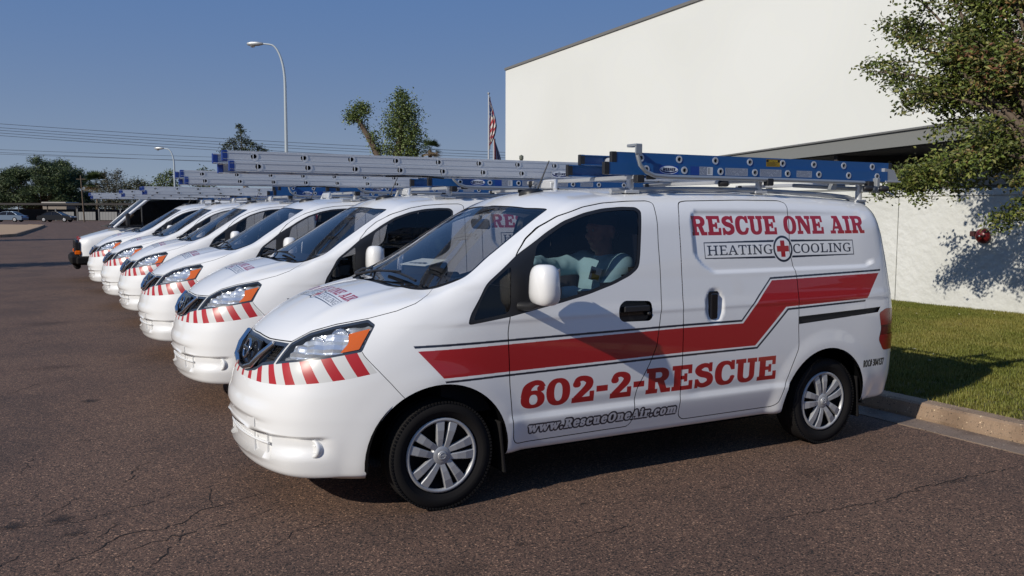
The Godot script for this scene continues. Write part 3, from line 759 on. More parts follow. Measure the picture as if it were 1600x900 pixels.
func far_trees():
	var olive := [Color(0.05, 0.068, 0.022), Color(0.075, 0.095, 0.03), Color(0.035, 0.05, 0.018)]
	var dark := [Color(0.025, 0.038, 0.016), Color(0.04, 0.055, 0.02), Color(0.055, 0.07, 0.025)]
	var bright := [Color(0.085, 0.12, 0.028), Color(0.06, 0.09, 0.02), Color(0.11, 0.14, 0.04)]
	var grey := [Color(0.075, 0.075, 0.04), Color(0.10, 0.09, 0.055), Color(0.05, 0.05, 0.028)]
	var feather := [Color(0.070, 0.100, 0.035), Color(0.10, 0.135, 0.045), Color(0.045, 0.068, 0.024), Color(0.034, 0.052, 0.018)]
	var mq := []
	for k in 120:
		var a := TAU * rng.randf(); var f := sqrt(rng.randf())
		var up := 1.4 + (0.8 + 9.2 * sqrt(1.0 - f * f)) * pow(rng.randf(), 0.7)
		mq.append([cos(a) * f * 7.7 + 0.6, up, sin(a) * f * 7.7, 1.25, 560])
	clump_tree("mesquite_tree", "big round feathery green tree at the left behind the cars", Vector3(-1.23, 0, -171.9), 0.5, mq, 0.55, 0.055, feather, 0.6)
	var mr := []
	for k in 50:
		var a := TAU * rng.randf(); var f := sqrt(rng.randf()); var up := 1.4 + 6.2 * rng.randf()
		mr.append([cos(a) * f * 4.6, up, sin(a) * f * 4.6, 1.4, 300])
	clump_tree("mesquite_tree", "feathery tree cut by the left edge, left of the big round one", Vector3(-11.0, 0, -183.0), 0.4, mr, 0.55, 0.055, feather, 0.6)
	clump_tree("shrub_tree", "grey green bushy tree with bare twigs beside the short palm", Vector3(9.7, 0, -160.3), 0.25, [[0.00, 4.90, 0.00, 1.62, 743], [1.56, 5.98, 0.39, 1.38, 572], [-1.17, 6.26, -0.39, 1.38, 572], [0.52, 7.34, 0.00, 1.25, 486], [2.47, 4.62, 0.00, 1.50, 629], [-1.95, 4.62, 0.52, 1.38, 572], [1.30, 3.26, 0.78, 1.62, 686], [-0.78, 2.99, 0.65, 1.62, 686], [-1.30, 8.02, 0.00, 0.75, 143], [1.17, 8.30, 0.00, 0.62, 114]], 0.34, 0.06, grey)
	clump_tree("shrub_tree", "low olive tree at the right of the grey green bush", Vector3(13.0, 0, -157.4), 0.25, [[0.00, 4.62, 0.00, 1.50, 686], [1.56, 5.71, 0.26, 1.25, 600], [-1.30, 5.44, 0.00, 1.25, 600], [0.39, 6.26, 0.00, 1.25, 572], [2.60, 5.17, 0.00, 1.25, 572], [3.38, 4.08, 0.00, 1.12, 457], [1.04, 2.99, 0.52, 1.62, 686], [-1.56, 3.26, 0.39, 1.50, 629]], 0.34, 0.07, dark + grey)
	clump_tree("shrub_tree", "dark low tree behind the gate panels under the carport line", Vector3(8.65, 0, -165.5), 0.25, [[0, 2.6, 0, 1.6, 300], [1.9, 2.4, 0, 1.5, 280], [-1.9, 2.5, 0, 1.5, 280], [3.6, 2.2, 0, 1.4, 240], [-3.4, 2.3, 0, 1.4, 240], [0.8, 3.4, 0, 1.2, 200]], 0.4, 0.09, dark)
	clump_tree("shrub_tree", "dark low tree behind the carport, left of the palm", Vector3(4.3, 0, -166.0), 0.25, [[0, 2.6, 0, 1.5, 280], [1.6, 2.5, 0, 1.4, 240], [-1.6, 2.4, 0, 1.4, 240], [0.5, 3.3, 0, 1.2, 200]], 0.4, 0.09, dark)
	clump_tree("round_tree", "bright green rounded tree left of the tall lamp, above the ladders", Vector3(13.2, 0, -118.5), 0.3, [[0, 5.0, 0, 1.2, 320], [-1.1, 4.5, 0.3, 1.0, 260], [1.1, 5.6, -0.2, 0.9, 240], [0.3, 6.2, 0, 0.8, 200], [-0.6, 5.7, 0, 0.8, 190], [0.9, 4.3, 0.4, 1.1, 280], [0.0, 3.6, 0.3, 1.3, 300], [1.6, 4.9, 0, 0.7, 150], [0.9, 6.7, 0, 0.5, 90]], 0.30, 0.07, bright)
	clump_tree("round_tree", "dark green tree top showing between the far street lamp and the ragged tree", Vector3(18.2, 0, -119.2), 0.3, [[0, 6.2, 0, 1.1, 300], [-1.0, 6.0, 0.2, 0.9, 240], [1.0, 6.4, 0, 0.9, 240], [0.2, 7.0, 0, 0.7, 170], [0, 5.0, 0.3, 1.2, 280], [1.4, 5.4, 0.2, 1.0, 220]], 0.30, 0.07, olive + bright)
	clump_tree("eucalyptus_tree", "tall dark ragged tree left of the tall lamp post", Vector3(19.66, 0, -97.9), 0.28, [[-0.55, 11.3, 0, 0.38, 130], [-0.35, 10.7, 0.1, 0.5, 170], [-0.6, 10.0, 0, 0.6, 200], [-1.4, 9.5, 0.2, 0.6, 190], [-2.1, 9.0, 0, 0.6, 190], [-2.4, 8.3, 0.1, 0.5, 150], [0.1, 9.6, 0, 0.65, 210], [0.8, 9.2, 0.2, 0.6, 190], [1.6, 8.8, 0, 0.6, 190], [2.3, 8.4, 0, 0.5, 150], [-0.9, 8.7, 0.2, 0.8, 260], [0.2, 8.5, 0.3, 0.8, 260], [1.2, 8.1, 0, 0.8, 240], [-1.7, 8.0, 0, 0.7, 220], [2.0, 7.6, 0, 0.8, 220], [0.2, 7.4, 0.2, 1.0, 280], [-1.2, 7.2, 0, 0.8, 220]], 0.28, 0.05, dark)
	palm("palm_tree", "short shaggy palm beside the grey green bush at the left", Vector3(7.3, 0, -163.9), 6.5, 2.5, 70, "palms")
	palm("palm_tree", "small far palm right of the cut back tree", Vector3(34.7, 0, -79.1), 8.0, 1.35, 34, "palms")
	# the tree that was cut back: two stout limbs carry dense new growth
	var t := thing("pollarded_tree", "cut back tree with two stout limbs and dense green tufts", "tree", Vector3(18.2, 0, -47.5))
	var R := Vector3(0.88, 0, 0.475).normalized()
	var b := MB.new()
	b.tube([Vector3.ZERO, Vector3(0, 2.0, 0), Vector3(0, 3.2, 0)], [0.42, 0.36, 0.34], 10)
	b.tube([Vector3(0, 3.0, 0), R * -0.2 + Vector3(0, 4.6, 0), R * -0.9 + Vector3(0, 6.1, 0), R * -1.55 + Vector3(0, 7.2, 0), R * -1.75 + Vector3(0, 7.45, 0)], [0.3, 0.24, 0.2, 0.16, 0.14], 8)
	b.tube([Vector3(0, 3.0, 0), R * 0.7 + Vector3(0, 4.6, 0), R * 1.0 + Vector3(0, 6.2, 0), R * 1.1 + Vector3(0, 7.6, 0)], [0.32, 0.28, 0.22, 0.12], 8)
	b.tube([R * 0.95 + Vector3(0, 5.4, 0), R * 1.7 + Vector3(0, 6.4, 0), R * 2.1 + Vector3(0, 7.2, 0)], [0.2, 0.14, 0.08], 7)
	obj("trunk", b, M.bark, t)
	var cut := MB.new(); cut.lathe([Vector2(0.0, 0.01), Vector2(0.14, 0.005), Vector2(0.145, -0.02)], 12, xfz(R * -1.76 + Vector3(0, 7.46, 0), Vector3(-0.6, 0.6, 0.5))); obj("cut_end", cut, mat(0.45, 0.32, 0.18, 0.8), t)
	var fresh := [Color(0.13, 0.175, 0.045), Color(0.09, 0.13, 0.03), Color(0.16, 0.20, 0.06), Color(0.06, 0.085, 0.022)]
	var c := MB.new(); c.hasc = true
	for q in [[-1.7, 7.75, 0.75, 500], [-2.1, 7.55, 0.5, 260], [-1.35, 8.1, 0.55, 280], [-1.2, 6.9, 0.4, 90], [-0.7, 6.3, 0.55, 150], [-0.35, 5.6, 0.55, 160], [1.1, 8.3, 0.9, 700], [0.9, 7.4, 1.0, 700], [1.7, 7.7, 0.9, 560], [0.5, 6.6, 0.85, 450], [1.9, 6.8, 0.85, 430], [1.3, 6.0, 0.9, 480], [2.2, 6.1, 0.8, 380], [0.3, 5.5, 0.7, 300], [1.7, 5.2, 0.9, 420], [2.3, 5.3, 0.6, 240], [0.9, 5.0, 0.7, 300], [1.1, 8.95, 0.45, 180]]:
		leafy(c, R * (q[0] if q[0] < 1.2 else 1.2 + (q[0] - 1.2) * 0.55) + Vector3(0, q[1], rng.randfn() * 0.2), q[2] * 0.92, int(q[3] * 2.0), 0.14, 0.042, fresh, 0.9)
	obj("crown", c, M.leaf, t)
	# two narrow cypresses left of the picture throw the long bands of shade across the lot
	for q in [[-11.5, -22.2, 8.4], [-13.0, -46.8, 9.2]]:
		var cy := thing("cypress_tree", ["narrow dark cypress standing left of the row, level with the last van", "narrow dark cypress far left, level with the planting bed"][0 if q[1] > -30.0 else 1], "tree", Vector3(q[0], 0, q[1]), 0.0, "cypresses left of the lot")
		var tb := MB.new(); tb.tube([Vector3.ZERO, Vector3(0, q[2] * 0.8, 0)], [0.16, 0.04], 7); obj("trunk", tb, M.bark, cy)
		var cc := MB.new(); cc.hasc = true
		for k in 60:
			var f := float(k) / 59.0
			leafy(cc, Vector3(0, 0.4 + f * (q[2] - 0.6), 0), 0.25 + 1.15 * sin(PI * clampf(f * 0.8 + 0.2, 0, 1)), 70, 0.3, 0.09, dark, 0.5)
		obj("crown", cc, M.leaf, cy)

func near_tree():
	# the tree on the lawn: trunk just outside the right edge, foliage hangs in front of the wall
	var t := thing("shade_tree", "leafy green tree overhanging the lawn and wall at the right", "tree", Vector3(9.55, 0.12, -0.75))
	var b := MB.new(); var tips := []
	b.tube([Vector3.ZERO, Vector3(0.03, 0.8, -0.05), Vector3(0.0, 1.7, -0.25)], [0.13, 0.10, 0.09], 10)
	var ends := [[-0.3, 3.1, -1.9], [0.2, 3.6, -1.3], [-0.2, 3.9, -2.3], [0.1, 4.3, -1.6], [0.3, 3.0, -0.9], [0.0, 3.5, -2.75], [0.2, 4.6, -0.8], [-0.3, 3.3, -0.6], [0.1, 2.3, -0.6], [0.4, 3.9, 0.1], [-0.3, 2.8, 0.3], [0.2, 3.3, 0.9], [0.5, 4.7, 0.3], [0.0, 5.1, -1.4], [0.1, 4.9, -2.1], [-0.1, 1.95, -2.0], [0.0, 2.6, -1.2], [0.2, 3.0, -1.6], [-0.2, 3.5, -1.0], [0.1, 4.0, -1.0], [0.0, 4.6, -1.3], [0.2, 3.8, -1.8], [0.3, 3.2, -1.2], [-0.1, 4.3, -2.0], [-0.4, 2.2, -1.0]]
	for e in ends:
		var E := Vector3(e[0], e[1], e[2]); var S := Vector3(0.0, 1.5 + rng.randf() * 0.9, -0.25)
		var mid := S.lerp(E, 0.5) + Vector3(rng.randfn() * 0.08, 0.22, rng.randfn() * 0.08)
		b.tube([S, S.lerp(mid, 0.5) + Vector3(0, 0.08, 0), mid, mid.lerp(E, 0.5) + Vector3(0, 0.05, 0), E], [0.045, 0.038, 0.03, 0.02, 0.011], 6)
		for k in 8:
			var st := mid.lerp(E, rng.randf())
			var d := (E - mid).normalized() * 0.5 + Vector3(rng.randfn(), rng.randfn() * 0.7, rng.randfn()) * 0.45
			var q := st + d * (0.35 + rng.randf() * 0.4)
			b.tube([st, st.lerp(q, 0.5) + Vector3(0, 0.03, 0), q], [0.011, 0.007, 0.003], 4, false)
			tips.append([st.lerp(q, 0.55), q, d.normalized()])
	obj("trunk", b, M.bark, t)
	var c := MB.new(); c.hasc = true
	var cols := [Color(0.075, 0.10, 0.018), Color(0.10, 0.135, 0.022), Color(0.15, 0.175, 0.032), Color(0.050, 0.070, 0.014), Color(0.18, 0.18, 0.05)]
	var rust := [Color(0.16, 0.09, 0.03), Color(0.13, 0.05, 0.025), Color(0.18, 0.13, 0.04)]
	for tp in tips:
		var use := cols
		if rng.randf() < 0.05: use = cols + rust + rust
		elif rng.randf() < 0.2: use = cols + [rust[2]]
		var tone := 0.65 + rng.randf() * 0.6
		use = use.map(func(q): return q * tone)
		leafy(c, tp[0], 0.26, 105, 0.066, 0.0175, use, 0.7, true, 0.25)
		leafy(c, tp[1], 0.17, 85, 0.066, 0.0175, use, 0.7, true, 0.25)
	obj("crown", c, M.leaf, t)
	# the drooping lower branches in front of the wall
	var low := MB.new(); low.hasc = true
	var lb := MB.new()
	for q in [[-0.05, 1.72, -1.95, -2.55, 1.82], [0.15, 1.75, -0.2, -0.95, 1.38], [0.1, 2.0, -1.2, -2.2, 1.95]]:
		var A := Vector3(q[0], q[1] + 0.25, q[2] + 0.9); var B := Vector3(q[0], q[4], q[3])
		lb.tube([A, A.lerp(B, 0.5) + Vector3(0, 0.12, 0), B], [0.014, 0.01, 0.004], 5)
		for k in 22:
			var p := A.lerp(B, 0.2 + 0.8 * k / 21.0) + Vector3(rng.randfn() * 0.06, 0.1 * sin(PI * k / 21.0) + rng.randfn() * 0.06, rng.randfn() * 0.06)
			leafy(low, p, 0.2, 95, 0.062, 0.015, cols, 0.7, true, 0.3)
	obj("low_branch", lb, M.bark, t)
	obj("low_foliage", low, M.leaf, t)

# ------------------------------------------------------------------ the vans
class Curve1:
	var t := PackedFloat32Array()
	var lo := 0.0
	var inv := 1.0
	const N := 1200
	func _init(xs: Array, ys: Array):
		lo = xs[0]
		var hi: float = xs[-1]
		inv = N / (hi - lo)
		var m := []
		var k := xs.size()
		for i in k:
			if i == 0: m.append((ys[1] - ys[0]) / (xs[1] - xs[0]))
			elif i == k - 1: m.append((ys[i] - ys[i - 1]) / (xs[i] - xs[i - 1]))
			else: m.append((ys[i + 1] - ys[i - 1]) / (xs[i + 1] - xs[i - 1]))
		t.resize(N + 2)
		var j := 0
		for i in N + 1:
			var x := lo + i / inv
			while j < k - 2 and x > xs[j + 1]: j += 1
			var h: float = xs[j + 1] - xs[j]
			var s: float = (x - xs[j]) / h
			t[i] = (2 * s * s * s - 3 * s * s + 1) * ys[j] + (s * s * s - 2 * s * s + s) * h * m[j] + (-2 * s * s * s + 3 * s * s) * ys[j + 1] + (s * s * s - s * s) * h * m[j + 1]
		t[N + 1] = t[N]
	func at(x: float) -> float:
		var f := clampf((x - lo) * inv, 0.0, N - 0.001)
		var i := int(f)
		return lerpf(t[i], t[i + 1], f - i)

var WY := Curve1.new([.1, .2, .3, .45, .6, .75, .95, 1.1, 1.3, 1.5, 1.65, 1.8, 2.0], [.74, .765, .800, .845, .860, .866, .863, .85, .825, .79, .755, .71, .64])
var PH := Curve1.new([-.1, 0, .05, .1, .2, .3, .45, .6, .8, .92], [.80, .895, .955, .995, 1.055, 1.095, 1.145, 1.18, 1.215, 1.232])
var QW := Curve1.new([.55, .86, 1.05, 1.25, 1.45, 1.64, 1.76, 1.92, 2.2, 2.6, 3.2, 4.0, 4.4, 4.7], [1.02, 1.22, 1.34, 1.463, 1.585, 1.69, 1.738, 1.762, 1.782, 1.796, 1.798, 1.775, 1.745, 1.71])
var CR := Curve1.new([-.2, 0., .45, .7, .9, 1.1, 1.6, 1.9, 5], [.30, .26, .20, .13, .10, .15, .17, .14, .14])
var NX := Curve1.new([.1, .17, .2, .23, .28, .33, .40, .50, .55, .65, .72, .80, .88, .95, 1.03, 1.2], [.10, .03, -.0, -.03, -.052, -.064, -.070, -.070, -.07, -.055, -.035, -.012, .025, .075, .16, .38])

func smax(a: float, b: float, k: float) -> float:
	var h := maxf(k - absf(a - b), 0.0) / k
	return maxf(a, b) + h * h * k * 0.25

func field(x: float, y: float, z: float) -> float:
	var s := clampf((1.15 - x) / 1.2, 0.0, 1.2)
	var w := WY.at(y) - s * s * (0.13 + 0.22 * smoothstep(0.7, 1.05, y))
	if x > 4.1: w -= 0.055 * pow((x - 4.1) / 0.55, 2.0)
	if z > 0.55:
		# wheel arch flares
		var d1 := Vector2(x - 0.855, y - 0.30).length()
		var d2 := Vector2(x - 3.765, y - 0.295).length()
		var dm := minf(d1, d2)
		if dm < 0.55: w += (0.009 + 0.020 * smoothstep(0.5, 0.25, y)) * (1.0 - smoothstep(0.415, 0.54, dm))
		# pressed hollows along the lower doors
		if y < 0.55 and x > 1.25 and x < 3.40:
			var span := maxf(smoothstep(1.30, 1.55, x) * (1.0 - smoothstep(2.30, 2.48, x)), smoothstep(2.50, 2.65, x) * (1.0 - smoothstep(3.15, 3.35, x)))
			w += 0.012 * (1.0 - smoothstep(0.440, 0.495, y)) - 0.006 * span * smoothstep(0.44, 0.49, y) * (1.0 - smoothstep(0.49, 0.56, y))
		# the sunk panel that carries the name
		if x > 2.5 and y > 1.18:
			var e1 := x - (2.592 + 0.10 * smoothstep(1.38, 1.22, y)); var e2 := 4.238 - x - 0.04 * smoothstep(1.5, 1.65, y); var e3 := 1.640 - y; var e4 := y - 1.236
			var kx := minf(e1, e2); var ky := minf(e3, e4)
			var ins := minf(kx, ky)
			if kx < 0.08 and ky < 0.08: ins = 0.08 - Vector2(0.08 - kx, 0.08 - ky).length()
			w -= 0.014 * smoothstep(-0.004, 0.026, ins)
		# dished pocket round the sliding door handle
		if x > 2.6 and x < 2.9 and y > 0.85 and y < 1.2:
			w -= 0.022 * (1.0 - smoothstep(0.55, 1.0, Vector2((x - 2.735) / 0.085, (y - 1.03) / 0.125).length()))
		# shoulder crease
		w += 0.004 * (smoothstep(1.0, 1.03, y) - smoothstep(1.03, 1.10, y))
	var a := z - w
	var top := smax(PH.at(minf(x, 0.92)) + maxf(x - 0.92, 0.0) * 0.05, QW.at(maxf(x, 0.6)) - maxf(0.6 - x, 0.0) * 0.8, 0.03)
	if x < 1.0 and y > 0.8:   # soft ridges along the bonnet
		var rz := (z - 0.40 - 0.12 * (x - 0.3)) / 0.055
		top += 0.008 * exp(-rz * rz) * smoothstep(0.12, 0.35, x) * (1.0 - smoothstep(0.75, 0.9, x))
	var b := (y - (top - CR.at(x) * z * z)) * 0.85
	var zz := z / 0.8
	zz *= zz
	var nose := NX.at(y) + 0.20 * zz + 0.30 * zz * zz * zz
	if y < 0.62 and x < 0.7:
		# fog lamp hollow and the lower intake
		var fog := smoothstep(0.315, 0.40, y) * (1.0 - smoothstep(0.436, 0.450, y)) * smoothstep(0.36, 0.63, z) * (1.0 - smoothstep(0.668, 0.735, z))
		var intake := smoothstep(0.312, 0.325, y) * (1.0 - smoothstep(0.435, 0.446, y)) * (1.0 - smoothstep(0.455, 0.475, z))
		nose += 0.042 * fog + 0.036 * intake
		# protruding lower lip, fading out towards the fog lamps
		nose -= 0.015 * smoothstep(0.27, 0.33, y) * (1.0 - smoothstep(0.445, 0.462, y)) * (1.0 - smoothstep(0.30, 0.58, z))
		# raised centre pad of the bumper
		nose -= 0.012 * smoothstep(0.50, 0.53, y) * (1.0 - smoothstep(0.56, 0.62, y)) * (1.0 - smoothstep(0.30, 0.55, z))
	var c := (nose - x) * 0.9
	var q := z / 0.8
	var dd := x - (4.63 - 0.10 * q * q * q * q - 0.15 * smoothstep(0.75, 1.8, y))
	var e := 0.21 - y + 0.045 * smoothstep(0.9, 1.3, x)
	var f := smax(a, b, 0.15 - 0.08 * smoothstep(0.5, 0.8, x) * (1.0 - smoothstep(1.2, 2.1, x)))
	f = smax(f, c, 0.14)
	f = smax(f, dd, 0.14)
	return smax(f, e, 0.04)

func top_y(x: float, z: float) -> float:
	var lo := 0.6; var hi := 2.0
	for i in 24:
		var m := (lo + hi) * 0.5
		if field(x, m, absf(z)) < 0.0: lo = m
		else: hi = m
	return lo

func side_z(x: float, y: float) -> float:
	var lo := 0.3; var hi := 1.0
	for i in 24:
		var m := (lo + hi) * 0.5
		if field(x, y, m) < 0.0: lo = m
		else: hi = m
	return lo

func nose_x(y: float, z: float) -> float:
	var lo := 0.9; var hi := -0.4
	for i in 24:
		var m := (lo + hi) * 0.5
		if field(m, y, absf(z)) < 0.0: lo = m
		else: hi = m
	return lo

var BP := PackedVector3Array()   # points of the near half of the body
var BN := PackedVector3Array()

func grad(p: Vector3) -> Vector3:
	var e := 0.003
	return Vector3(field(p.x + e, p.y, p.z) - field(p.x - e, p.y, p.z), field(p.x, p.y + e, p.z) - field(p.x, p.y - e, p.z), field(p.x, p.y, p.z + e) - field(p.x, p.y, p.z - e)).normalized()

func skin() -> PackedInt32Array:
	# rays from a spine inside the van find its skin
	var cols := []
	for i in 108: cols.append([0.78, PI * 0.5 * i / 108.0])
	for i in 184: cols.append([lerpf(0.78, 4.05, i / 184.0), PI * 0.5])
	for i in 26: cols.append([4.05, PI * 0.5 + PI * 0.5 * i / 25.0])
	var els := []
	for a in [-62.0, -52.0, -44.0, -39.0, -36.5]: els.append(deg_to_rad(a))
	for i in 92: els.append(atan2(lerpf(-0.575, 0.86, i / 91.0), 0.85))
	for i in range(1, 34): els.append(lerpf(atan2(0.86, 0.85), PI * 0.5, i / 33.0))
	var nr := els.size()
	for cl in cols:
		var ox: float = cl[0]; var ph: float = cl[1]
		for el: float in els:
			var d := Vector3(-cos(ph) * cos(el), sin(el), sin(ph) * cos(el))
			var o := Vector3(ox, 0.80, 0.0)
			var lo := 0.2; var hi := 1.5
			var flo := field(o.x + d.x * lo, o.y + d.y * lo, o.z + d.z * lo); var fhi := field(o.x + d.x * hi, o.y + d.y * hi, o.z + d.z * hi)
			var t := lo
			for k in 11:
				t = (lo + hi) * 0.5 if k < 4 or k % 3 == 2 else lo - flo * (hi - lo) / (fhi - flo)
				var f := field(o.x + d.x * t, o.y + d.y * t, o.z + d.z * t)
				if absf(f) < 2e-5: break
				if f < 0.0:
					lo = t; flo = f
				else:
					hi = t; fhi = f
			var p := o + d * t
			if p.z < 1e-4: p.z = 0.0
			BP.append(p)
			var nn := grad(Vector3(p.x, p.y, maxf(p.z, 0.0031)))
			if p.z < 1e-4: nn = Vector3(nn.x, nn.y, 0).normalized()
			BN.append(nn)
	var tris := PackedInt32Array()
	for i in cols.size() - 1:
		for j in nr - 1:
			var a := i * nr + j; var b := a + nr; var c := b + 1; var d := a + 1
			tris.append_array([a, b, c, a, c, d])
	return tris

func flat2(i: int, proj: int) -> Vector2:
	var p := BP[i]
	if proj == 0: return Vector2(p.x, p.y)          # seen from the side
	if proj == 1: return Vector2(p.x, p.z)          # from above
	if proj == 2: return Vector2(p.x + p.z, p.y)    # from the front corner
	return Vector2(p.z, p.y)                        # from the front

# splits triangles along an outline: [those inside, those outside]
func cut(tris: PackedInt32Array, proj: int, poly: PackedVector2Array, ok: Callable) -> Array:
	var inside := PackedInt32Array(); var outside := PackedInt32Array()
	var box := Rect2(poly[0], Vector2.ZERO)
	for p in poly: box = box.expand(p)
	box = box.grow(0.001)
	var cell := 0.02
	var near := {}
	for i in poly.size():
		var a := poly[i]; var b := poly[(i + 1) % poly.size()]
		var n := maxi(1, int(a.distance_to(b) / (cell * 0.4)))
		for k in n + 1:
			var q := a.lerp(b, float(k) / n)
			var cx := int(floor(q.x / cell)); var cy := int(floor(q.y / cell))
			near[Vector2i(cx, cy)] = true
	for t in range(0, tris.size(), 3):
		var ia := tris[t]; var ib := tris[t + 1]; var ic := tris[t + 2]
		var a := flat2(ia, proj); var b := flat2(ib, proj); var c := flat2(ic, proj)
		var lo := a.min(b).min(c); var hi := a.max(b).max(c)
		if hi.x < box.position.x or hi.y < box.position.y or lo.x > box.end.x or lo.y > box.end.y or not ok.call((BP[ia] + BP[ib] + BP[ic]) / 3.0, BN[ia]):
			outside.append_array([ia, ib, ic]); continue
		var hit := false
		for cx in range(int(floor((lo.x - 0.004) / cell)), int(floor((hi.x + 0.004) / cell)) + 1):
			for cy in range(int(floor((lo.y - 0.004) / cell)), int(floor((hi.y + 0.004) / cell)) + 1):
				if near.has(Vector2i(cx, cy)): hit = true
		if not hit:
			if Geometry2D.is_point_in_polygon((a + b + c) / 3.0, poly): inside.append_array([ia, ib, ic])
			else: outside.append_array([ia, ib, ic])
			continue
		var den := (b - a).cross(c - a)
		if absf(den) < 1e-9:
			if Geometry2D.is_point_in_polygon((a + b + c) / 3.0, poly): inside.append_array([ia, ib, ic])
			else: outside.append_array([ia, ib, ic])
			continue
		var tp := PackedVector2Array([a * 100.0, b * 100.0, c * 100.0])
		var big := PackedVector2Array()
		for p in poly: big.append(p * 100.0)
		for which in 2:
			var parts := Geometry2D.intersect_polygons(tp, big) if which == 0 else Geometry2D.clip_polygons(tp, big)
			for part in parts:
				if part.size() < 3: continue
				var ids := Geometry2D.triangulate_polygon(part)
				if ids.is_empty(): continue
				var base := BP.size()
				for q in part:
					var w := q / 100.0
					var wb := (w - a).cross(c - a) / den; var wc := (b - a).cross(w - a) / den
					var wa := 1.0 - wb - wc
					BP.append(BP[ia] * wa + BP[ib] * wb + BP[ic] * wc)
					BN.append((BN[ia] * wa + BN[ib] * wb + BN[ic] * wc).normalized())
				for k in ids:
					if which == 0: inside.append(base + k)
					else: outside.append(base + k)
	return [inside, outside]

func shrink(poly: PackedVector2Array, by: float) -> PackedVector2Array:
	var big := PackedVector2Array()
	for p in poly: big.append(p * 100.0)
	var r := Geometry2D.offset_polygon(big, -by * 100.0, Geometry2D.JOIN_ROUND)
	var best := PackedVector2Array(); var most := 0.0
	for q in r:
		var ar := 0.0
		for i in q.size(): ar += q[i].cross(q[(i + 1) % q.size()])
		if absf(ar) > most:
			most = absf(ar); best = q
	var o := PackedVector2Array()
	for p in best: o.append(p / 100.0)
	return o

func stroke(pts: Array, half: float) -> PackedVector2Array:
	var left := []; var right := []
	for i in pts.size():
		var t: Vector2 = (pts[mini(i + 1, pts.size() - 1)] - pts[maxi(i - 1, 0)]).normalized()
		var n := Vector2(-t.y, t.x) * half
		left.append(pts[i] + n); right.append(pts[i] - n)
	right.reverse()
	return PackedVector2Array(left + right)

func pv(a: Array) -> PackedVector2Array:
	var o := PackedVector2Array()
	for i in range(0, a.size(), 2): o.append(Vector2(a[i], a[i + 1]))
	return o

func soft(a: Array, closed := true, steps := 4) -> PackedVector2Array:
	# a smooth outline through the points
	var p := pv(a); var o := PackedVector2Array(); var n := p.size()
	for i in (n if closed else n - 1):
		var p0 := p[(i - 1 + n) % n] if closed or i > 0 else p[i]
		var p1 := p[i]; var p2 := p[(i + 1) % n]; var p3 := p[(i + 2) % n] if closed or i + 2 < n else p2
		for k in steps: o.append(p1.cubic_interpolate(p2, p0, p3, float(k) / steps))
	if not closed: o.append(p[n - 1])
	return o

func round_poly(p: PackedVector2Array, r: float) -> PackedVector2Array:
	var o := PackedVector2Array(); var n := p.size()
	for i in n:
		var a := p[(i - 1 + n) % n]; var b := p[i]; var c := p[(i + 1) % n]
		var rr := minf(r, minf(a.distance_to(b), b.distance_to(c)) * 0.45)
		var s := b + (a - b).normalized() * rr; var e := b + (c - b).normalized() * rr
		for k in 5:
			var t := k / 4.0
			o.append(s.lerp(b, t).lerp(b.lerp(e, t), t))
	return o

# makes a mesh from cut triangles; which: 1 near half, -1 far half, 0 both; sunk: metres inwards; map: 0 none, 1 side print, 2 bonnet print
func piece(tris: PackedInt32Array, which: int, sunk := 0.0, map := 0) -> MB:
	var mb := MB.new(); mb.hasu = map > 0
	for half in [1, -1]:
		if which != 0 and which != half: continue
		for t in range(0, tris.size(), 3):
			var P := []; var N := []; var U := []
			for k in 3:
				var i := tris[t + k]
				var p := BP[i] - BN[i] * sunk; var n := BN[i]
				if map == 1: U.append(Vector2((p.x - 0.6) / 3.9, (1.70 - p.y) / 1.36) if half == 1 else Vector2((4.5 - p.x) / 3.9, (1.70 - p.y) / 1.36))
				elif map == 2: U.append(Vector2(p.z * half + 0.5, (0.60 - p.x) / 0.3))
				if half == -1:
					p.z = -p.z; n.z = -n.z
				P.append(p); N.append(n)
			var flip: bool = (P[2] - P[0]).cross(P[1] - P[0]).dot(N[0] + N[1] + N[2]) < 0.0
			mb.tri3(P[0], P[1], P[2], N[0], N[1], N[2])
			if map > 0: mb.u.append_array([U[0], U[2], U[1]] if flip else [U[0], U[1], U[2]])
	return mb

# ------------------------------------------------------------------ printed livery
func text_shape(s: String, face: String, weight := 700, italic := false, spacing := 0) -> PackedVector2Array:
	var t := TextMesh.new(); var f := SystemFont.new(); f.font_names = [face]; f.font_weight = weight; f.font_italic = italic
	var fv := FontVariation.new(); fv.base_font = f; fv.spacing_glyph = spacing
	t.font = fv; t.text = s; t.font_size = 96; t.depth = 0.0; t.pixel_size = 0.01; t.curve_step = 0.5
	var a := t.get_mesh_arrays()
	var o := PackedVector2Array()
	for i in a[Mesh.ARRAY_INDEX]:
		o.append(Vector2(a[Mesh.ARRAY_VERTEX][i].x, a[Mesh.ARRAY_VERTEX][i].y))
	return o

func fill_tri(img: Image, a: Vector2, b: Vector2, c: Vector2, col: Color):
	var lo := int(floor(minf(a.y, minf(b.y, c.y)))); var hi := int(ceil(maxf(a.y, maxf(b.y, c.y))))
	for y in range(maxi(lo, 0), mini(hi + 1, img.get_height())):
		var yy := y + 0.5
		var x0 := 1e9; var x1 := -1e9
		for e in [[a, b], [b, c], [c, a]]:
			var p: Vector2 = e[0]; var q: Vector2 = e[1]
			if (p.y <= yy and q.y > yy) or (q.y <= yy and p.y > yy):
				var x := p.x + (yy - p.y) / (q.y - p.y) * (q.x - p.x)
				x0 = minf(x0, x); x1 = maxf(x1, x)
		if x1 >= x0:
			var l := int(round(x0)); var r := int(round(x1))
			if r > l: img.fill_rect(Rect2i(l, y, r - l, 1), col)

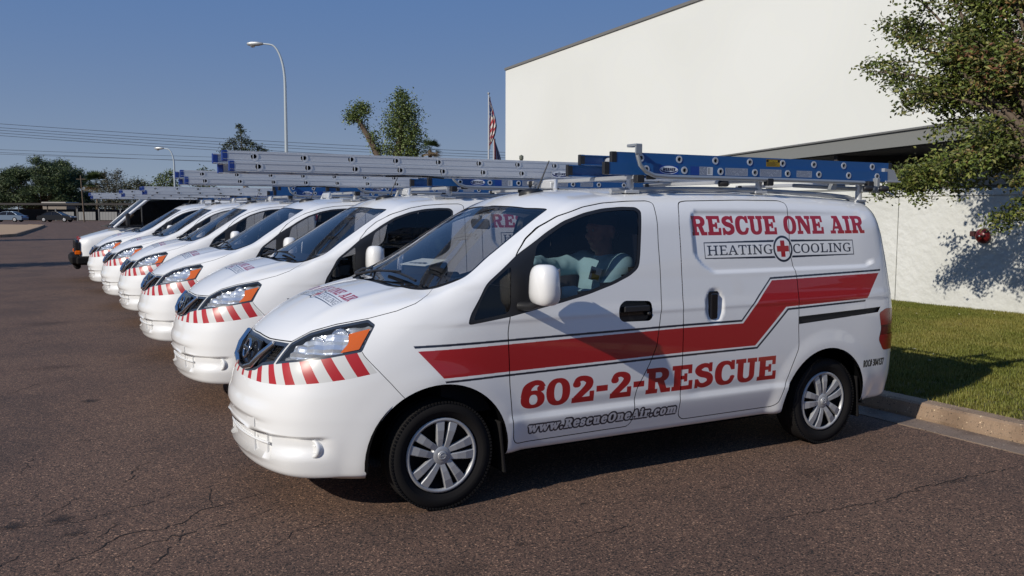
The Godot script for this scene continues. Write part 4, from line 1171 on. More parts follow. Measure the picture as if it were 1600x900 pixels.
func fill_poly(img: Image, poly: PackedVector2Array, col: Color):
	var ids := Geometry2D.triangulate_polygon(poly)
	for i in range(0, ids.size(), 3): fill_tri(img, poly[ids[i]], poly[ids[i + 1]], poly[ids[i + 2]], col)

func print_text(img: Image, s: String, face: String, r: Rect2, col: Color, fat: Vector2, slant := 0.0, weight := 700, italic := false, spacing := 0):
	# letters fitted into the box r (pixels), thickened by fat pixels on every side
	var v := text_shape(s, face, weight, italic, spacing)
	var lo := v[0]; var hi := v[0]
	for p in v:
		lo = lo.min(p); hi = hi.max(p)
	var w := Vector2(r.size.x - 2 * fat.x - absf(slant) * r.size.y, r.size.y - 2 * fat.y)
	var pts := PackedVector2Array()
	for p in v:
		var q := (p - lo) / (hi - lo)
		pts.append(Vector2(r.position.x + fat.x + q.x * w.x + q.y * slant * r.size.y, r.position.y + fat.y + (1.0 - q.y) * w.y))
	var offs := [Vector2.ZERO]
	if fat.x > 0.4:
		for k in 10: offs.append(Vector2(cos(TAU * k / 10.0) * fat.x, sin(TAU * k / 10.0) * fat.y))
		if fat.x > 5.0:
			for k in 6: offs.append(Vector2(cos(TAU * k / 6.0) * fat.x, sin(TAU * k / 6.0) * fat.y) * 0.5)
	for o in offs:
		for i in range(0, pts.size(), 3): fill_tri(img, pts[i] + o, pts[i + 1] + o, pts[i + 2] + o, col)

# heavy slab lettering, drawn from bars and arcs on a letter one unit high; each entry: [paint (1) or clear (0), outline]
func bar(x0: float, x1: float, y0: float, y1: float, paint := 1) -> Array: return [paint, PackedVector2Array([Vector2(x0, y0), Vector2(x1, y0), Vector2(x1, y1), Vector2(x0, y1)])]
func shape(a: Array, paint := 1) -> Array: return [paint, pv(a)]
func oval(cx: float, cy: float, rx: float, ry: float, paint := 1, a0 := 0.0, a1 := 360.0) -> Array:
	var o := PackedVector2Array()
	for k in 33:
		var a := deg_to_rad(lerpf(a0, a1, k / 32.0))
		# a little squarer than an ellipse
		var c := cos(a); var d := sin(a)
		o.append(Vector2(cx + signf(c) * pow(absf(c), 0.86) * rx, cy + signf(d) * pow(absf(d), 0.86) * ry))
	return [paint, o]
func ribbon(p: Array, w: Array, paint := 1) -> Array:
	var pts := soft(p, false, 6); var l := PackedVector2Array(); var r := PackedVector2Array()
	for i in pts.size():
		var t := (pts[mini(i + 1, pts.size() - 1)] - pts[maxi(i - 1, 0)]).normalized()
		var f := float(i) / (pts.size() - 1) * (w.size() - 1)
		var h := lerpf(w[int(f)], w[mini(int(f) + 1, w.size() - 1)], f - int(f)) * 0.5
		l.append(pts[i] + Vector2(-t.y, t.x) * h); r.append(pts[i] - Vector2(-t.y, t.x) * h)
	r.reverse(); l.append_array(r)
	return [paint + 2, l]

func slab(ch: String) -> Array:   # [width, strokes...]
	match ch:
		"R": return [0.98, bar(.08, .36, 0, 1), bar(0, .50, .83, 1), bar(0, .46, 0, .17), oval(.52, .72, .38, .28), bar(.30, .52, .44, 1), bar(.36, .50, .60, .83, 0), oval(.49, .715, .13, .115, 0), shape([.44, .48, .70, .50, .82, .17, .98, .17, .98, 0, .62, 0, .46, .40])]
		"E": return [0.86, bar(.08, .36, 0, 1), bar(0, .82, .83, 1), bar(0, .86, 0, .17), bar(.66, .82, .64, 1), bar(.70, .86, 0, .37), bar(.3, .56, .425, .575), bar(.50, .63, .34, .66)]
		"S": return [0.84, ribbon([.70, .72, .62, .86, .42, .905, .22, .82, .17, .70, .30, .58, .55, .50, .68, .38, .66, .20, .44, .095, .24, .14, .13, .30], [.16, .17, .18, .24, .27, .26, .26, .27, .26, .20, .17, .15]), bar(.63, .77, .63, 1), bar(.05, .19, 0, .37)]
		"C": return [0.86, oval(.44, .5, .44, .505), oval(.50, .5, .20, .34, 0), shape([.46, .36, .46, .66, 1.0, .66, 1.0, .36], 0), bar(.70, .86, .62, 1), ribbon([.55, .08, .70, .14, .82, .36], [.17, .18, .14])]
		"U": return [0.96, bar(.09, .35, .30, 1), bar(.62, .86, .30, 1), bar(0, .46, .83, 1), bar(.52, .96, .83, 1), oval(.475, .34, .385, .345, 1, 180, 360), bar(.35, .62, .33, .83, 0), oval(.485, .34, .135, .17, 0, 180, 360)]
		"O": return [0.90, oval(.45, .5, .45, .505), oval(.45, .5, .17, .345, 0)]
		"N": return [1.02, bar(.10, .27, 0, 1), bar(.76, .93, 0, 1), bar(0, .30, .83, 1), bar(0, .40, 0, .17), bar(.62, 1.02, .83, 1), shape([.10, 1, .40, 1, .93, .16, .93, 0, .70, 0, .10, .92])]
		"A": return [1.04, shape([.13, .10, .27, .10, .60, 1, .36, 1, .36, .83]), shape([.36, 1, .68, 1, .97, .10, .66, .10, .45, .80]), bar(.28, .74, .27, .41), bar(0, .40, 0, .17), bar(.54, 1.04, 0, .17), bar(.24, .68, .85, 1)]
		"I": return [0.52, bar(.12, .40, 0, 1), bar(0, .52, .83, 1), bar(0, .52, 0, .17)]
		"6": return [0.82, oval(.41, .32, .41, .325), ribbon([.76, .74, .66, .89, .44, .91, .22, .74, .16, .42], [.18, .18, .19, .30, .33]), oval(.43, .31, .14, .185, 0), oval(.68, .70, .13, .11)]
		"0": return [0.84, oval(.42, .5, .42, .505), oval(.42, .5, .145, .34, 0)]
		"2": return [0.82, ribbon([.14, .68, .22, .86, .42, .905, .62, .80, .62, .62, .42, .40, .14, .14], [.20, .20, .19, .27, .28, .24, .22]), bar(.02, .82, 0, .20), bar(.66, .82, 0, .40), oval(.18, .70, .14, .12)]
		"-": return [0.48, bar(.03, .45, .34, .56)]
	return [0.40]

func print_slab(img: Image, s: String, r: Rect2, col: Color):
	var total := 0.0
	for ch in s: total += slab(ch)[0] + 0.055
	total -= 0.055
	var x := 0.0
	for ch in s:
		var g := slab(ch)
		for k in range(1, g.size()):
			var p := PackedVector2Array()
			for q in g[k][1]: p.append(Vector2(r.position.x + (x + q.x) / total * r.size.x, r.position.y + (1.0 - q.y) * r.size.y))
			if g[k][0] > 1:   # a ribbon: filled link by link
				var n := p.size()
				for i in n / 2 - 1:
					fill_tri(img, p[i], p[i + 1], p[n - 1 - i], col); fill_tri(img, p[i + 1], p[n - 2 - i], p[n - 1 - i], col)
			else: fill_poly(img, p, col if g[k][0] == 1 else PAPER)
		x += g[0] + 0.055

func disc(c: Vector2, r: Vector2) -> PackedVector2Array:
	var o := PackedVector2Array()
	for k in 40: o.append(c + Vector2(cos(TAU * k / 40.0) * r.x, sin(TAU * k / 40.0) * r.y))
	return o

const RED := Color(0.715, 0.085, 0.105)
const NAVY := Color(0.10, 0.12, 0.19)
const PAPER := Color(1, 1, 1)

func badge(img: Image, X: Callable, c: Vector2, hw: float, hh: float, rr: float):
	# HEATING + COOLING in a tapering frame, with the red cross in a ring
	var outer := [Vector2(-hw, -hh), Vector2(-hw, hh), Vector2(0, hh * 1.18), Vector2(hw, hh), Vector2(hw, -hh), Vector2(0, -hh * 1.18)]
	var tw := hh * 0.10
	var inner := [Vector2(-hw + tw, -hh + tw), Vector2(-hw + tw, hh - tw), Vector2(0, hh - tw), Vector2(hw - tw, hh - tw), Vector2(hw - tw, -hh + tw), Vector2(0, -hh + tw)]
	for s in [[outer, NAVY], [inner, PAPER]]:
		var p := PackedVector2Array()
		for q in s[0]: p.append(X.call(c + q))
		fill_poly(img, p, s[1])
	var words := [["HEATING", -hw * 0.965, -rr * 1.07], ["COOLING", rr * 1.07, hw * 0.965]]
	for w in words:
		var a: Vector2 = X.call(c + Vector2(w[1], hh * 0.60)); var b: Vector2 = X.call(c + Vector2(w[2], -hh * 0.60))
		print_text(img, w[0], "Droid Serif", Rect2(minf(a.x, b.x), minf(a.y, b.y), absf(b.x - a.x), absf(b.y - a.y)), NAVY, Vector2(0.5, 0.5), 0.0, 400)
	var cc: Vector2 = X.call(c); var ex: Vector2 = X.call(c + Vector2(rr, rr)) - cc
	ex = ex.abs()
	fill_poly(img, disc(cc, ex * 1.08), PAPER); fill_poly(img, disc(cc, ex), NAVY); fill_poly(img, disc(cc, ex * 0.84), PAPER)
	for k in 2:
		var h := Vector2(ex.x * (0.62 if k == 0 else 0.22), ex.y * (0.22 if k == 0 else 0.62))
		img.fill_rect(Rect2i(int(cc.x - h.x), int(cc.y - h.y), int(h.x * 2), int(h.y * 2)), RED)

func side_print(mirrored: bool) -> ImageTexture:
	var W := 4096; var H := 1428
	var img := Image.create(W, H, false, Image.FORMAT_RGB8); img.fill(PAPER)
	var K := W / 3.9
	# van x, y to pixels; on the far side the shapes are mirrored and the words are not
	var X := func(p: Vector2) -> Vector2: return Vector2(((4.5 - p.x) if mirrored else (p.x - 0.6)) * K, (1.70 - p.y) * H / 1.36)
	var flat_shape := func(a: Array, col: Color):
		var o := PackedVector2Array()
		for i in range(0, a.size(), 2): o.append(X.call(Vector2(a[i], a[i + 1])))
		fill_poly(img, o, col)
	flat_shape.call([.722, .886, 2.475, .908, 2.972, .908, 3.236, 1.176, 4.285, 1.192, 4.146, 1.019, 3.354, .996, 3.078, .755, 2.479, .755, .856, .736], RED)
	flat_shape.call([.701, .915, 1.237, .921, 2.475, .931, 2.958, .931, 3.222, 1.197, 4.307, 1.219, 4.303, 1.207, 3.224, 1.185, 2.960, .919, 2.475, .919, 1.237, .909, .707, .903], NAVY)
	flat_shape.call([4.131, 1.007, 3.368, .985, 3.094, .745, 2.248, .740, .862, .720, .868, .709, 2.248, .728, 3.099, .733, 3.374, .973, 4.122, .995], NAVY)
	var words := [["RESCUE ONE AIR", 2.60, 4.19, 1.478, 1.601], ["602-2-RESCUE", 1.327, 3.278, .514, .673]]
	for w in words:
		var a: Vector2 = X.call(Vector2(w[1], w[4])); var b: Vector2 = X.call(Vector2(w[2], w[3]))
		print_slab(img, w[0], Rect2(minf(a.x, b.x), a.y, absf(b.x - a.x), b.y - a.y), RED)
	var a1: Vector2 = X.call(Vector2(1.372, .440)); var b1: Vector2 = X.call(Vector2(2.465, .358))
	var web := Rect2(minf(a1.x, b1.x), a1.y, absf(b1.x - a1.x), b1.y - a1.y)
	print_text(img, "www.RescueOneAir.com", "Droid Serif", web, NAVY, Vector2(13.5, 13.5), 0.06, 700, false, 9)
	print_text(img, "www.RescueOneAir.com", "Droid Serif", web.grow_individual(-9.5, -9.5, -9.5, -9.5), Color(0.92, 0.92, 0.93), Vector2(3.4, 3.4), 0.06, 700, false, 9)
	var a2: Vector2 = X.call(Vector2(4.127, .572)); var b2: Vector2 = X.call(Vector2(4.366, .519))
	print_text(img, "ROC# 304137", "Droid Sans", Rect2(minf(a2.x, b2.x), a2.y, absf(b2.x - a2.x), b2.y - a2.y), NAVY, Vector2(2, 2))
	badge(img, X, Vector2(3.372, 1.381), 0.682, 0.052, 0.088)
	img.resize(2048, 714, Image.INTERPOLATE_LANCZOS)
	return ImageTexture.create_from_image(img)

func bonnet_print() -> ImageTexture:
	var W := 2048; var H := 614
	var img := Image.create(W, H, false, Image.FORMAT_RGB8); img.fill(PAPER)
	# u runs from the driver's far side to the near side as read from the front, v down towards the grille
	var X := func(p: Vector2) -> Vector2: return Vector2((p.x + 0.5) * W, (0.60 - p.y) / 0.3 * H)
	print_slab(img, "RESCUE ONE AIR", Rect2(X.call(Vector2(-0.41, 0.545)), Vector2(0.82 * W, 0.072 / 0.3 * H)), RED)
	badge(img, X, Vector2(0.0, 0.425), 0.37, 0.031, 0.05)
	img.resize(1024, 307, Image.INTERPOLATE_LANCZOS)
	return ImageTexture.create_from_image(img)

func printed(tex: Texture2D) -> StandardMaterial3D:
	var m: StandardMaterial3D = M.paint.duplicate()
	m.albedo_texture = tex; m.texture_repeat = false
	return m

# ------------------------------------------------------------------ one van with its parts
func vans():
	M.print_near = printed(side_print(false)); M.print_far = printed(side_print(true)); M.print_bonnet = printed(bonnet_print())
	var van := thing("cargo_van", "nearest white cargo van with red stripe and a driver at the wheel", "van", Vector3.ZERO, 0.0, "white rescue vans parked in a row")
	build_van(van)
	var zs := [-2.808, -5.439, -8.602, -11.131, -14.286]
	var xs := [0.02, -0.02, -0.01, -0.10, -0.18]
	var names := ["second white cargo van of the row, just behind the nearest van", "third white cargo van of the row, counted from the nearest", "fourth white cargo van of the row, counted from the nearest", "fifth white cargo van of the row, second last of the small vans", "sixth and last small white cargo van, beside the big black-bumpered van"]
	for i in 5:
		var o := dup(van, "cargo_van", Vector3(xs[i], 0, zs[i]), names[i])
		o.rotation.y = [0.006, -0.009, 0.004, 0.008, -0.005][i]

func on_top(x: float, z: float, lift := 0.0) -> Vector3: return Vector3(x, top_y(x, z) + lift, z)

func build_van(van: Node3D):
	var all := skin()
	var any := func(_p: Vector3, _n: Vector3) -> bool: return true
	var sidew := func(p: Vector3, _n: Vector3) -> bool: return p.z > 0.5
	var upper := func(p: Vector3, n: Vector3) -> bool: return p.y > 0.95 and n.y > 0.15
	var front := func(p: Vector3, _n: Vector3) -> bool: return p.x < 1.3
	# wheel openings
	var arch1 := PackedVector2Array(); var arch2 := PackedVector2Array()
	for k in 64:
		var a := TAU * k / 64.0
		arch1.append(Vector2(0.852 + 0.405 * cos(a), 0.300 + 0.405 * sin(a))); arch2.append(Vector2(3.765 + 0.40 * cos(a), 0.290 + 0.40 * sin(a)))
	var r := cut(all, 0, arch1, sidew); all = r[1]
	r = cut(all, 0, arch2, sidew); all = r[1]
	# windscreen, seen from above
	var scr := round_poly(pv([0.733, -0.05, 0.735, 0.15, 0.742, 0.30, 0.785, 0.472, 0.848, 0.597, 0.900, 0.665, 0.960, 0.708, 1.035, 0.728, 1.11, 0.708, 1.21, 0.672, 1.40, 0.637, 1.655, 0.590, 1.655, 0.56, 1.612, 0.40, 1.592, 0.15, 1.590, -0.05]), 0.03)
	r = cut(all, 1, scr, upper)
	var ws: PackedInt32Array = r[0]; all = r[1]
	var cow := cut(ws, 1, pv([0.6, -0.1, 0.775, -0.1, 0.777, 0.15, 0.785, 0.30, 0.828, 0.47, 0.89, 0.59, 0.945, 0.65, 1.03, 0.70, 1.03, 0.9, 0.6, 0.9]), any)
	obj("cowl", piece(cow[0], 0, 0.012), M.black, van)
	var inner := shrink(scr, 0.020)
	# keep the glass whole across the middle
	var glassr := cut(cow[1], 1, inner, any)
	var mid := cut(glassr[1], 1, pv([0.78, -0.1, 0.78, 0.03, 1.57, 0.03, 1.57, -0.1]), any)
	var gl: PackedInt32Array = glassr[0]; gl.append_array(mid[0])
	var wso := obj("windshield", piece(gl, 0, 0.004), M.glass, van)
	obj("frit_edge", piece(mid[1], 0, 0.004), M.gloss_black, wso)
	# side glass
	var gh := round_poly(pv([1.000, 1.012, 1.018, 1.066, 1.075, 1.150, 1.125, 1.232, 1.227, 1.305, 1.336, 1.387, 1.450, 1.453, 1.545, 1.511, 1.666, 1.573, 1.813, 1.620, 1.951, 1.646, 2.094, 1.657, 2.200, 1.655, 2.228, 1.632, 2.206, 1.552, 2.174, 1.360, 2.158, 1.291, 2.095, 1.247, 1.970, 1.198, 1.786, 1.146, 1.608, 1.108, 1.255, 1.044]), 0.035)
	r = cut(all, 0, gh, sidew)
	var ghp: PackedInt32Array = r[0]; all = r[1]
	var dw := round_poly(pv([1.405, 1.13, 1.425, 1.322, 1.462, 1.436, 1.555, 1.494, 1.672, 1.556, 1.816, 1.602, 1.953, 1.628, 2.094, 1.639, 2.185, 1.638, 2.205, 1.622, 2.186, 1.550, 2.154, 1.362, 2.138, 1.303, 2.085, 1.265, 1.964, 1.217, 1.780, 1.165, 1.606, 1.128]), 0.03)
	var qw := round_poly(pv([1.035, 1.035, 1.092, 1.15, 1.14, 1.222, 1.235, 1.29, 1.285, 1.325, 1.268, 1.10, 1.245, 1.065]), 0.02)
	r = cut(ghp, 0, dw, any)
	var dwp: PackedInt32Array = r[0]
	r = cut(r[1], 0, qw, any)
	var qwp: PackedInt32Array = r[0]; var trim: PackedInt32Array = r[1]
	# grille, lamps, bonnet from the front corner
	var gr := pv([0.0 - 0.3, 0.732, 0.045, 0.732, 0.12, 0.735, 0.245, 0.755, 0.335, 0.788, 0.478, 0.810, 0.575, 0.918, 0.475, 0.917, 0.30, 0.912, 0.08, 0.918, -0.3, 0.918])
	var lampp := round_poly(pv([0.497, 0.811, 0.594, 0.921, 0.738, 0.977, 0.931, 1.017, 1.172, 1.052, 1.238, 1.027, 1.186, 0.893, 0.926, 0.858, 0.618, 0.827]), 0.012)
	r = cut(all, 2, lampp, front)
	var lamp_t: PackedInt32Array = r[0]; all = r[1]
	r = cut(all, 2, gr, front)
	var gr_t: PackedInt32Array = r[0]; all = r[1]
	var hood_poly := pv([-0.6, 0.923, 0.08, 0.923, 0.30, 0.917, 0.475, 0.922, 0.583, 0.925, 0.590, 0.9245, 0.736, 0.9815, 0.930, 1.0215, 1.175, 1.0565, 1.366, 1.094, 1.486, 1.131, 1.516, 1.150, 1.532, 1.172, 1.53, 1.4, -0.6, 1.4])
	r = cut(all, 2, hood_poly, front)
	var hood_in: PackedInt32Array = r[0]; all = r[1]
	var hp2 := PackedVector2Array()
	for q in hood_poly: hp2.append(q)
	for i in range(0, 14): hp2[i] = hood_poly[i] + (Vector2(0, 0.005) if i < 8 else Vector2(-0.004, 0.003))
	r = cut(hood_in, 2, hp2, any)
	obj("hood", piece(r[0], 0, 0.0, 2), M.print_bonnet, van)
	var gaps: PackedInt32Array = r[1]
	# bumper with its band of reflective tape
	var seam := [Vector2(1.186, 0.893), Vector2(1.203, 0.875), Vector2(1.309, 0.794), Vector2(1.392, 0.725), Vector2(1.483, 0.643), Vector2(1.60, 0.53)]
	r = cut(all, 2, stroke(seam, 0.0018), front); gaps.append_array(r[0]); all = r[1]
	var bump := PackedVector2Array([Vector2(-0.8, -0.1), Vector2(-0.8, 1.05), Vector2(0.62, 1.05), Vector2(1.15, 0.96)])
	for q in seam: bump.append(q)
	bump.append(Vector2(1.6, -0.1))
	r = cut(all, 2, bump, front)
	var bp: PackedInt32Array = r[0]; all = r[1]
	var band := pv([-0.5, 0.700, 0.118, 0.703, 0.369, 0.706, 0.648, 0.717, 0.921, 0.737, 1.117, 0.757, 1.300, 0.785, 1.190, 0.889, 1.186, 1.0, -0.5, 1.0])
	r = cut(bp, 2, band, any)
	var bd: PackedInt32Array = r[0]
	var bumper := obj("front_bumper", piece(r[1], 0), M.paint, van)
	var reds := [[1.046, .90, 1.143, .90, 1.262, .77, 1.184, .755], [.885, .87, .970, .87, 1.102, .745, 1.019, .735], [.715, .86, .798, .86, .925, .722, .828, .715], [.556, .84, .632, .84, .730, .712, .642, .705], [.410, .82, .474, .82, .553, .705, .469, .698], [.275, .79, .335, .79, .369, .695, .296, .695], [.145, .78, .19, .78, .205, .69, .145, .69], [.01, .78, .05, .78, .055, .69, .012, .69]]
	for q in reds:
		r = cut(bd, 2, pv(q), any)
		for s in [1, -1]: obj("red_tape", piece(r[0], s), M.tape_red, bumper)
		bd = r[1]
	obj("white_tape", piece(bd, 0), M.tape_white, bumper)
	# head lamps
	var bez := shrink(lampp, 0.012)
	r = cut(lamp_t, 2, bez, any)
	var lens: PackedInt32Array = r[0]; var rim: PackedInt32Array = r[1]
	var amb := round_poly(pv([1.055, 0.985, 1.205, 1.012, 1.160, 0.908, 1.030, 0.890, 1.075, 0.94]), 0.008)
	r = cut(lens, 2, amb, any)
	var am: PackedInt32Array = r[0]; var clear: PackedInt32Array = r[1]
	for s in [1, -1]:
		var hl := obj("headlight", piece(lens, s, 0.0), M.lens, van)
		obj("bezel", piece(rim, s, 0.002), M.slate, hl)
		obj("amber_reflector", piece(am, s, 0.010), M.amber, hl)
		var fac := MB.new()
		for t in range(0, clear.size(), 3):
			var q := []
			for k in 3:
				var i := clear[t + k]
				var p := BP[i] - BN[i] * (0.026 + 0.010 * absf(fposmod((p_s(BP[i]) * 13.0 + BP[i].y * 5.0), 2.0) - 1.0) + 0.006 * sin(BP[i].y * 190.0))
				q.append(Vector3(p.x, p.y, p.z * s))
			fac.tri(q[0], q[1], q[2])
		obj("reflector", fac, M.reflector, hl)
		var sf := float(s)
		for b in [[0.245, 0.905, 0.545, 0.05], [0.345, 0.945, 0.625, 0.056]]:
			var bowl := MB.new()
			bowl.lathe([Vector2(0.010, -0.018), Vector2(b[3] * 0.55, -0.012), Vector2(b[3] * 0.85, 0.002), Vector2(b[3], 0.018), Vector2(b[3] + 0.004, 0.019), Vector2(b[3] + 0.004, 0.0)], 20, xfz(Vector3(b[0] + 0.030, b[1] - 0.002, (b[2] - 0.022) * sf), Vector3(-0.72, 0.22, 0.62 * sf)))
			bowl.lathe([Vector2(0.0, 0.012), Vector2(0.012, 0.008), Vector2(0.014, -0.015)], 10, xfz(Vector3(b[0] + 0.030, b[1] - 0.002, (b[2] - 0.022) * sf), Vector3(-0.72, 0.22, 0.62 * sf)))
			obj("lamp_bowl", bowl, M.chrome, hl)
	# grille
	var gi := shrink(pv([-0.6, 0.732, 0.045, 0.732, 0.12, 0.735, 0.245, 0.755, 0.335, 0.788, 0.478, 0.810, 0.575, 0.918, 0.475, 0.917, 0.30, 0.912, 0.08, 0.918, -0.6, 0.918]), 0.017)
	r = cut(gr_t, 2, gi, any)
	var grille := obj("grille", piece(r[0], 0, 0.028), M.black, van)
	obj("grille_frame", piece(r[1], 0, 0.001), M.slate, grille)
	for s in [1.0, -1.0]:
		var bar := MB.new()
		var pa := [Vector3(nose_x(0.905, 0.30) - 0.004, 0.905, 0.315 * s), Vector3(nose_x(0.84, 0.25) - 0.012, 0.84, 0.262 * s), Vector3(nose_x(0.775, 0.19) - 0.010, 0.778, 0.20 * s), Vector3(nose_x(0.752, 0.08) - 0.006, 0.752, 0.09 * s)]
		bar.tube(pa, [0.018, 0.019, 0.018, 0.014], 8); obj("chrome_bar", bar, M.chrome, grille)
		var net := MB.new()
		for i in 5:
			var zz := 0.315 + i * 0.022
			net.tube([Vector3(nose_x(0.90, zz) + 0.022, 0.903, zz * s), Vector3(nose_x(0.82, zz) + 0.022, 0.815, (zz - 0.05) * s)], 0.003, 4)
			var yy := 0.825 + i * 0.018
			net.tube([Vector3(nose_x(yy, 0.28) + 0.02, yy, 0.28 * s), Vector3(nose_x(yy, 0.40) + 0.02, yy, 0.405 * s)], 0.003, 4)
		obj("grille_mesh", net, M.rubber, grille)
	var em := MB.new()
	var eo := Vector3(nose_x(0.84, 0.0) - 0.012, 0.842, 0.0); var ed := Vector3(-1, 0.35, 0).normalized()
	var ring := []
	var ex := xfz(eo, ed)
	for k in 25: ring.append(ex * Vector3(cos(TAU * k / 24.0) * 0.058, sin(TAU * k / 24.0) * 0.052, 0.0))
	em.tube(ring, 0.0085, 8, false)
	em.box(eo + ed * 0.004, Vector3(0.15, 0.024, 0.012), ex.basis, 0.004)
	obj("emblem", em, M.chrome, grille)
	var plate := MB.new(); plate.box(Vector3(nose_x(0.82, 0.0) + 0.026, 0.825, 0), Vector3(0.02, 0.17, 0.36), Basis(Vector3(0, 0, 1), -0.35), 0.008); obj("centre_panel", plate, M.gloss_black, grille)
	# lower intake frames and fog lamps
	var itk := MB.new()
	for s in [1.0, -1.0]:
		for zz in [0.30, 0.42]:
			itk.box(Vector3(nose_x(0.44, zz) + 0.022, 0.375, zz * s), Vector3(0.03, 0.115, 0.010), Basis(), 0.003)
	var bar2 := []
	for k in 13:
		var zz := -0.45 + 0.9 * k / 12.0
		bar2.append(Vector3(nose_x(0.46, zz) + 0.016, 0.392, zz))
	itk.tube(bar2, 0.008, 6)
	obj("intake_frame", itk, M.paint, bumper)
	for s in [1.0, -1.0]:
		var slot := MB.new()
		slot.box(Vector3(nose_x(0.47, 0.36) + 0.030, 0.408, 0.36 * s), Vector3(0.010, 0.014, 0.07), Basis(Vector3.UP, 0.35 * s))
		obj("intake_slot", slot, M.black, bumper)
	var pad := MB.new(); pad.box(Vector3(nose_x(0.50, 0.30) - 0.001, 0.505, 0.30), Vector3(0.004, 0.085, 0.10), Basis(Vector3.UP, 0.16), 0.0015); obj("tow_cover", pad, M.paint, bumper)
	for s in [1.0, -1.0]:
		var fg := MB.new(); var fx := xfz(Vector3(nose_x(0.39, 0.648) + 0.018, 0.386, 0.648 * s), Vector3(-0.86, 0.06, 0.35 * s))
		fg.lathe([Vector2(0.0, 0.012), Vector2(0.030, 0.010), Vector2(0.036, 0.018), Vector2(0.048, 0.016), Vector2(0.052, 0.004), Vector2(0.052, -0.03)], 24, fx)
		fg.box(fx * Vector3(0.012, 0.016, 0.012), Vector3(0.022, 0.004, 0.006), fx.basis); fg.box(fx * Vector3(0.012, -0.018, 0.012), Vector3(0.022, 0.004, 0.006), fx.basis)
		obj("fog_lamp_cover", fg, M.paint, bumper)
	# tail lamp, slide rail
	var tail := round_poly(pv([4.279, 0.905, 4.36, 0.935, 4.9, 0.90, 4.9, 0.62, 4.34, 0.632, 4.283, 0.71, 4.305, 0.79]), 0.02)
	r = cut(all, 0, tail, sidew)
	var tl: PackedInt32Array = r[0]; all = r[1]
	var tmid := cut(tl, 0, pv([4.2, 0.745, 5, 0.745, 5, 0.815, 4.2, 0.815]), any)
	var rail := pv([3.472, 0.924, 4.292, 0.950, 4.262, 0.912, 3.474, 0.872])
	r = cut(all, 0, rail, sidew)
	var rl: PackedInt32Array = r[0]; all = r[1]
	# doors
	var door := round_poly(pv([1.262, 1.101, 1.258, 1.06, 1.240, 0.958, 1.251, 0.679, 1.285, 0.345, 1.305, 0.318, 1.339, 0.312, 2.088, 0.319, 2.116, 0.345, 2.121, 0.376, 2.125, 0.48, 2.135, 0.555, 2.219, 0.695, 2.274, 0.808, 2.299, 0.964, 2.313, 1.045, 2.319, 1.279, 2.321, 1.435, 2.337, 1.630, 2.348, 1.682, 2.311, 1.697, 2.168, 1.694, 1.976, 1.681, 1.827, 1.657, 1.646, 1.602, 1.514, 1.538, 1.415, 1.472, 1.344, 1.405, 1.31, 1.36]), 0.02)
	r = cut(all, 0, door, sidew)
	var dr: PackedInt32Array = r[0]; all = r[1]
	r = cut(dr, 0, shrink(door, 0.0055), any); gaps.append_array(r[1])
	var door_t: PackedInt32Array = r[0]
	var slide := round_poly(pv([2.494, 1.559, 2.520, 1.650, 2.545, 1.688, 2.60, 1.698, 3.071, 1.708, 3.43, 1.707, 3.478, 1.690, 3.462, 1.614, 3.432, 1.366, 3.470, 1.173, 3.475, 1.001, 3.472, 0.848, 3.482, 0.712, 3.425, 0.598, 3.36, 0.45, 3.325, 0.340, 3.272, 0.316, 2.516, 0.315, 2.475, 0.345, 2.469, 0.40, 2.473, 0.802, 2.479, 1.262]), 0.03)
	r = cut(all, 0, slide, sidew)
	var sl: PackedInt32Array = r[0]; all = r[1]
	r = cut(sl, 0, shrink(slide, 0.0055), any); gaps.append_array(r[1])
	var slide_t: PackedInt32Array = r[0]
	# handle openings
	var ho := round_poly(pv([1.99, 1.04, 2.005, 1.075, 2.04, 1.098, 2.235, 1.088, 2.24, 0.985, 2.215, 0.968, 2.02, 0.972, 1.995, 0.995]), 0.03)
	r = cut(door_t, 0, ho, any)
	var ho_t: PackedInt32Array = r[0]; door_t = r[1]
	# fender and rear side below the roof
	var fend := cut(all, 0, pv([-0.5, 0.1, -0.5, 1.13, 0.95, 1.195, 1.035, 1.25, 1.062, 1.17, 1.15, 1.10, 1.30, 1.06, 1.30, 0.1]), sidew)
	all = fend[1]
	var pill := cut(all, 0, pv([0.8, 0.9, 0.8, 1.30, 1.0, 1.32, 2.0, 1.76, 2.35, 1.76, 2.35, 0.9]), sidew)
	var quart := cut(all, 0, pv([2.05, 0.1, 2.05, 1.74, 5.2, 1.74, 5.2, 0.1]), sidew)
	all = quart[1]
	for s in [1, -1]:
		var sf := float(s)
		var pr: Material = M.print_near if s == 1 else M.print_far
		obj("fender", piece(fend[0], s, 0.0, 1), pr, van)
		obj("rear_side_panel", piece(quart[0], s, 0.0, 1), pr, van)
		var fd := obj("front_door", piece(door_t, s, 0.0, 1), pr, van)
		obj("window", piece(dwp, s, 0.006), M.glass_side, fd)
		obj("handle_pocket", piece(ho_t, s, 0.022), M.gloss_black, fd)
		var hd := MB.new(); hd.box(Vector3(2.125, 1.045, (side_z(2.12, 1.045) - 0.001) * sf), Vector3(0.19, 0.040, 0.018), Basis(), 0.008); hd.lathe([Vector2(0, 0.014), Vector2(0.011, 0.013), Vector2(0.013, 0.0)], 10, xfz(Vector3(2.215, 1.012, (side_z(2.2, 1.0) - 0.008) * sf), Vector3(0, 0, sf)))
		obj("door_handle", hd, M.black, fd)
		var sd := obj("sliding_door", piece(slide_t, s, 0.0, 1), pr, van)
		var sh := MB.new(); var hz := side_z(2.735, 1.03)
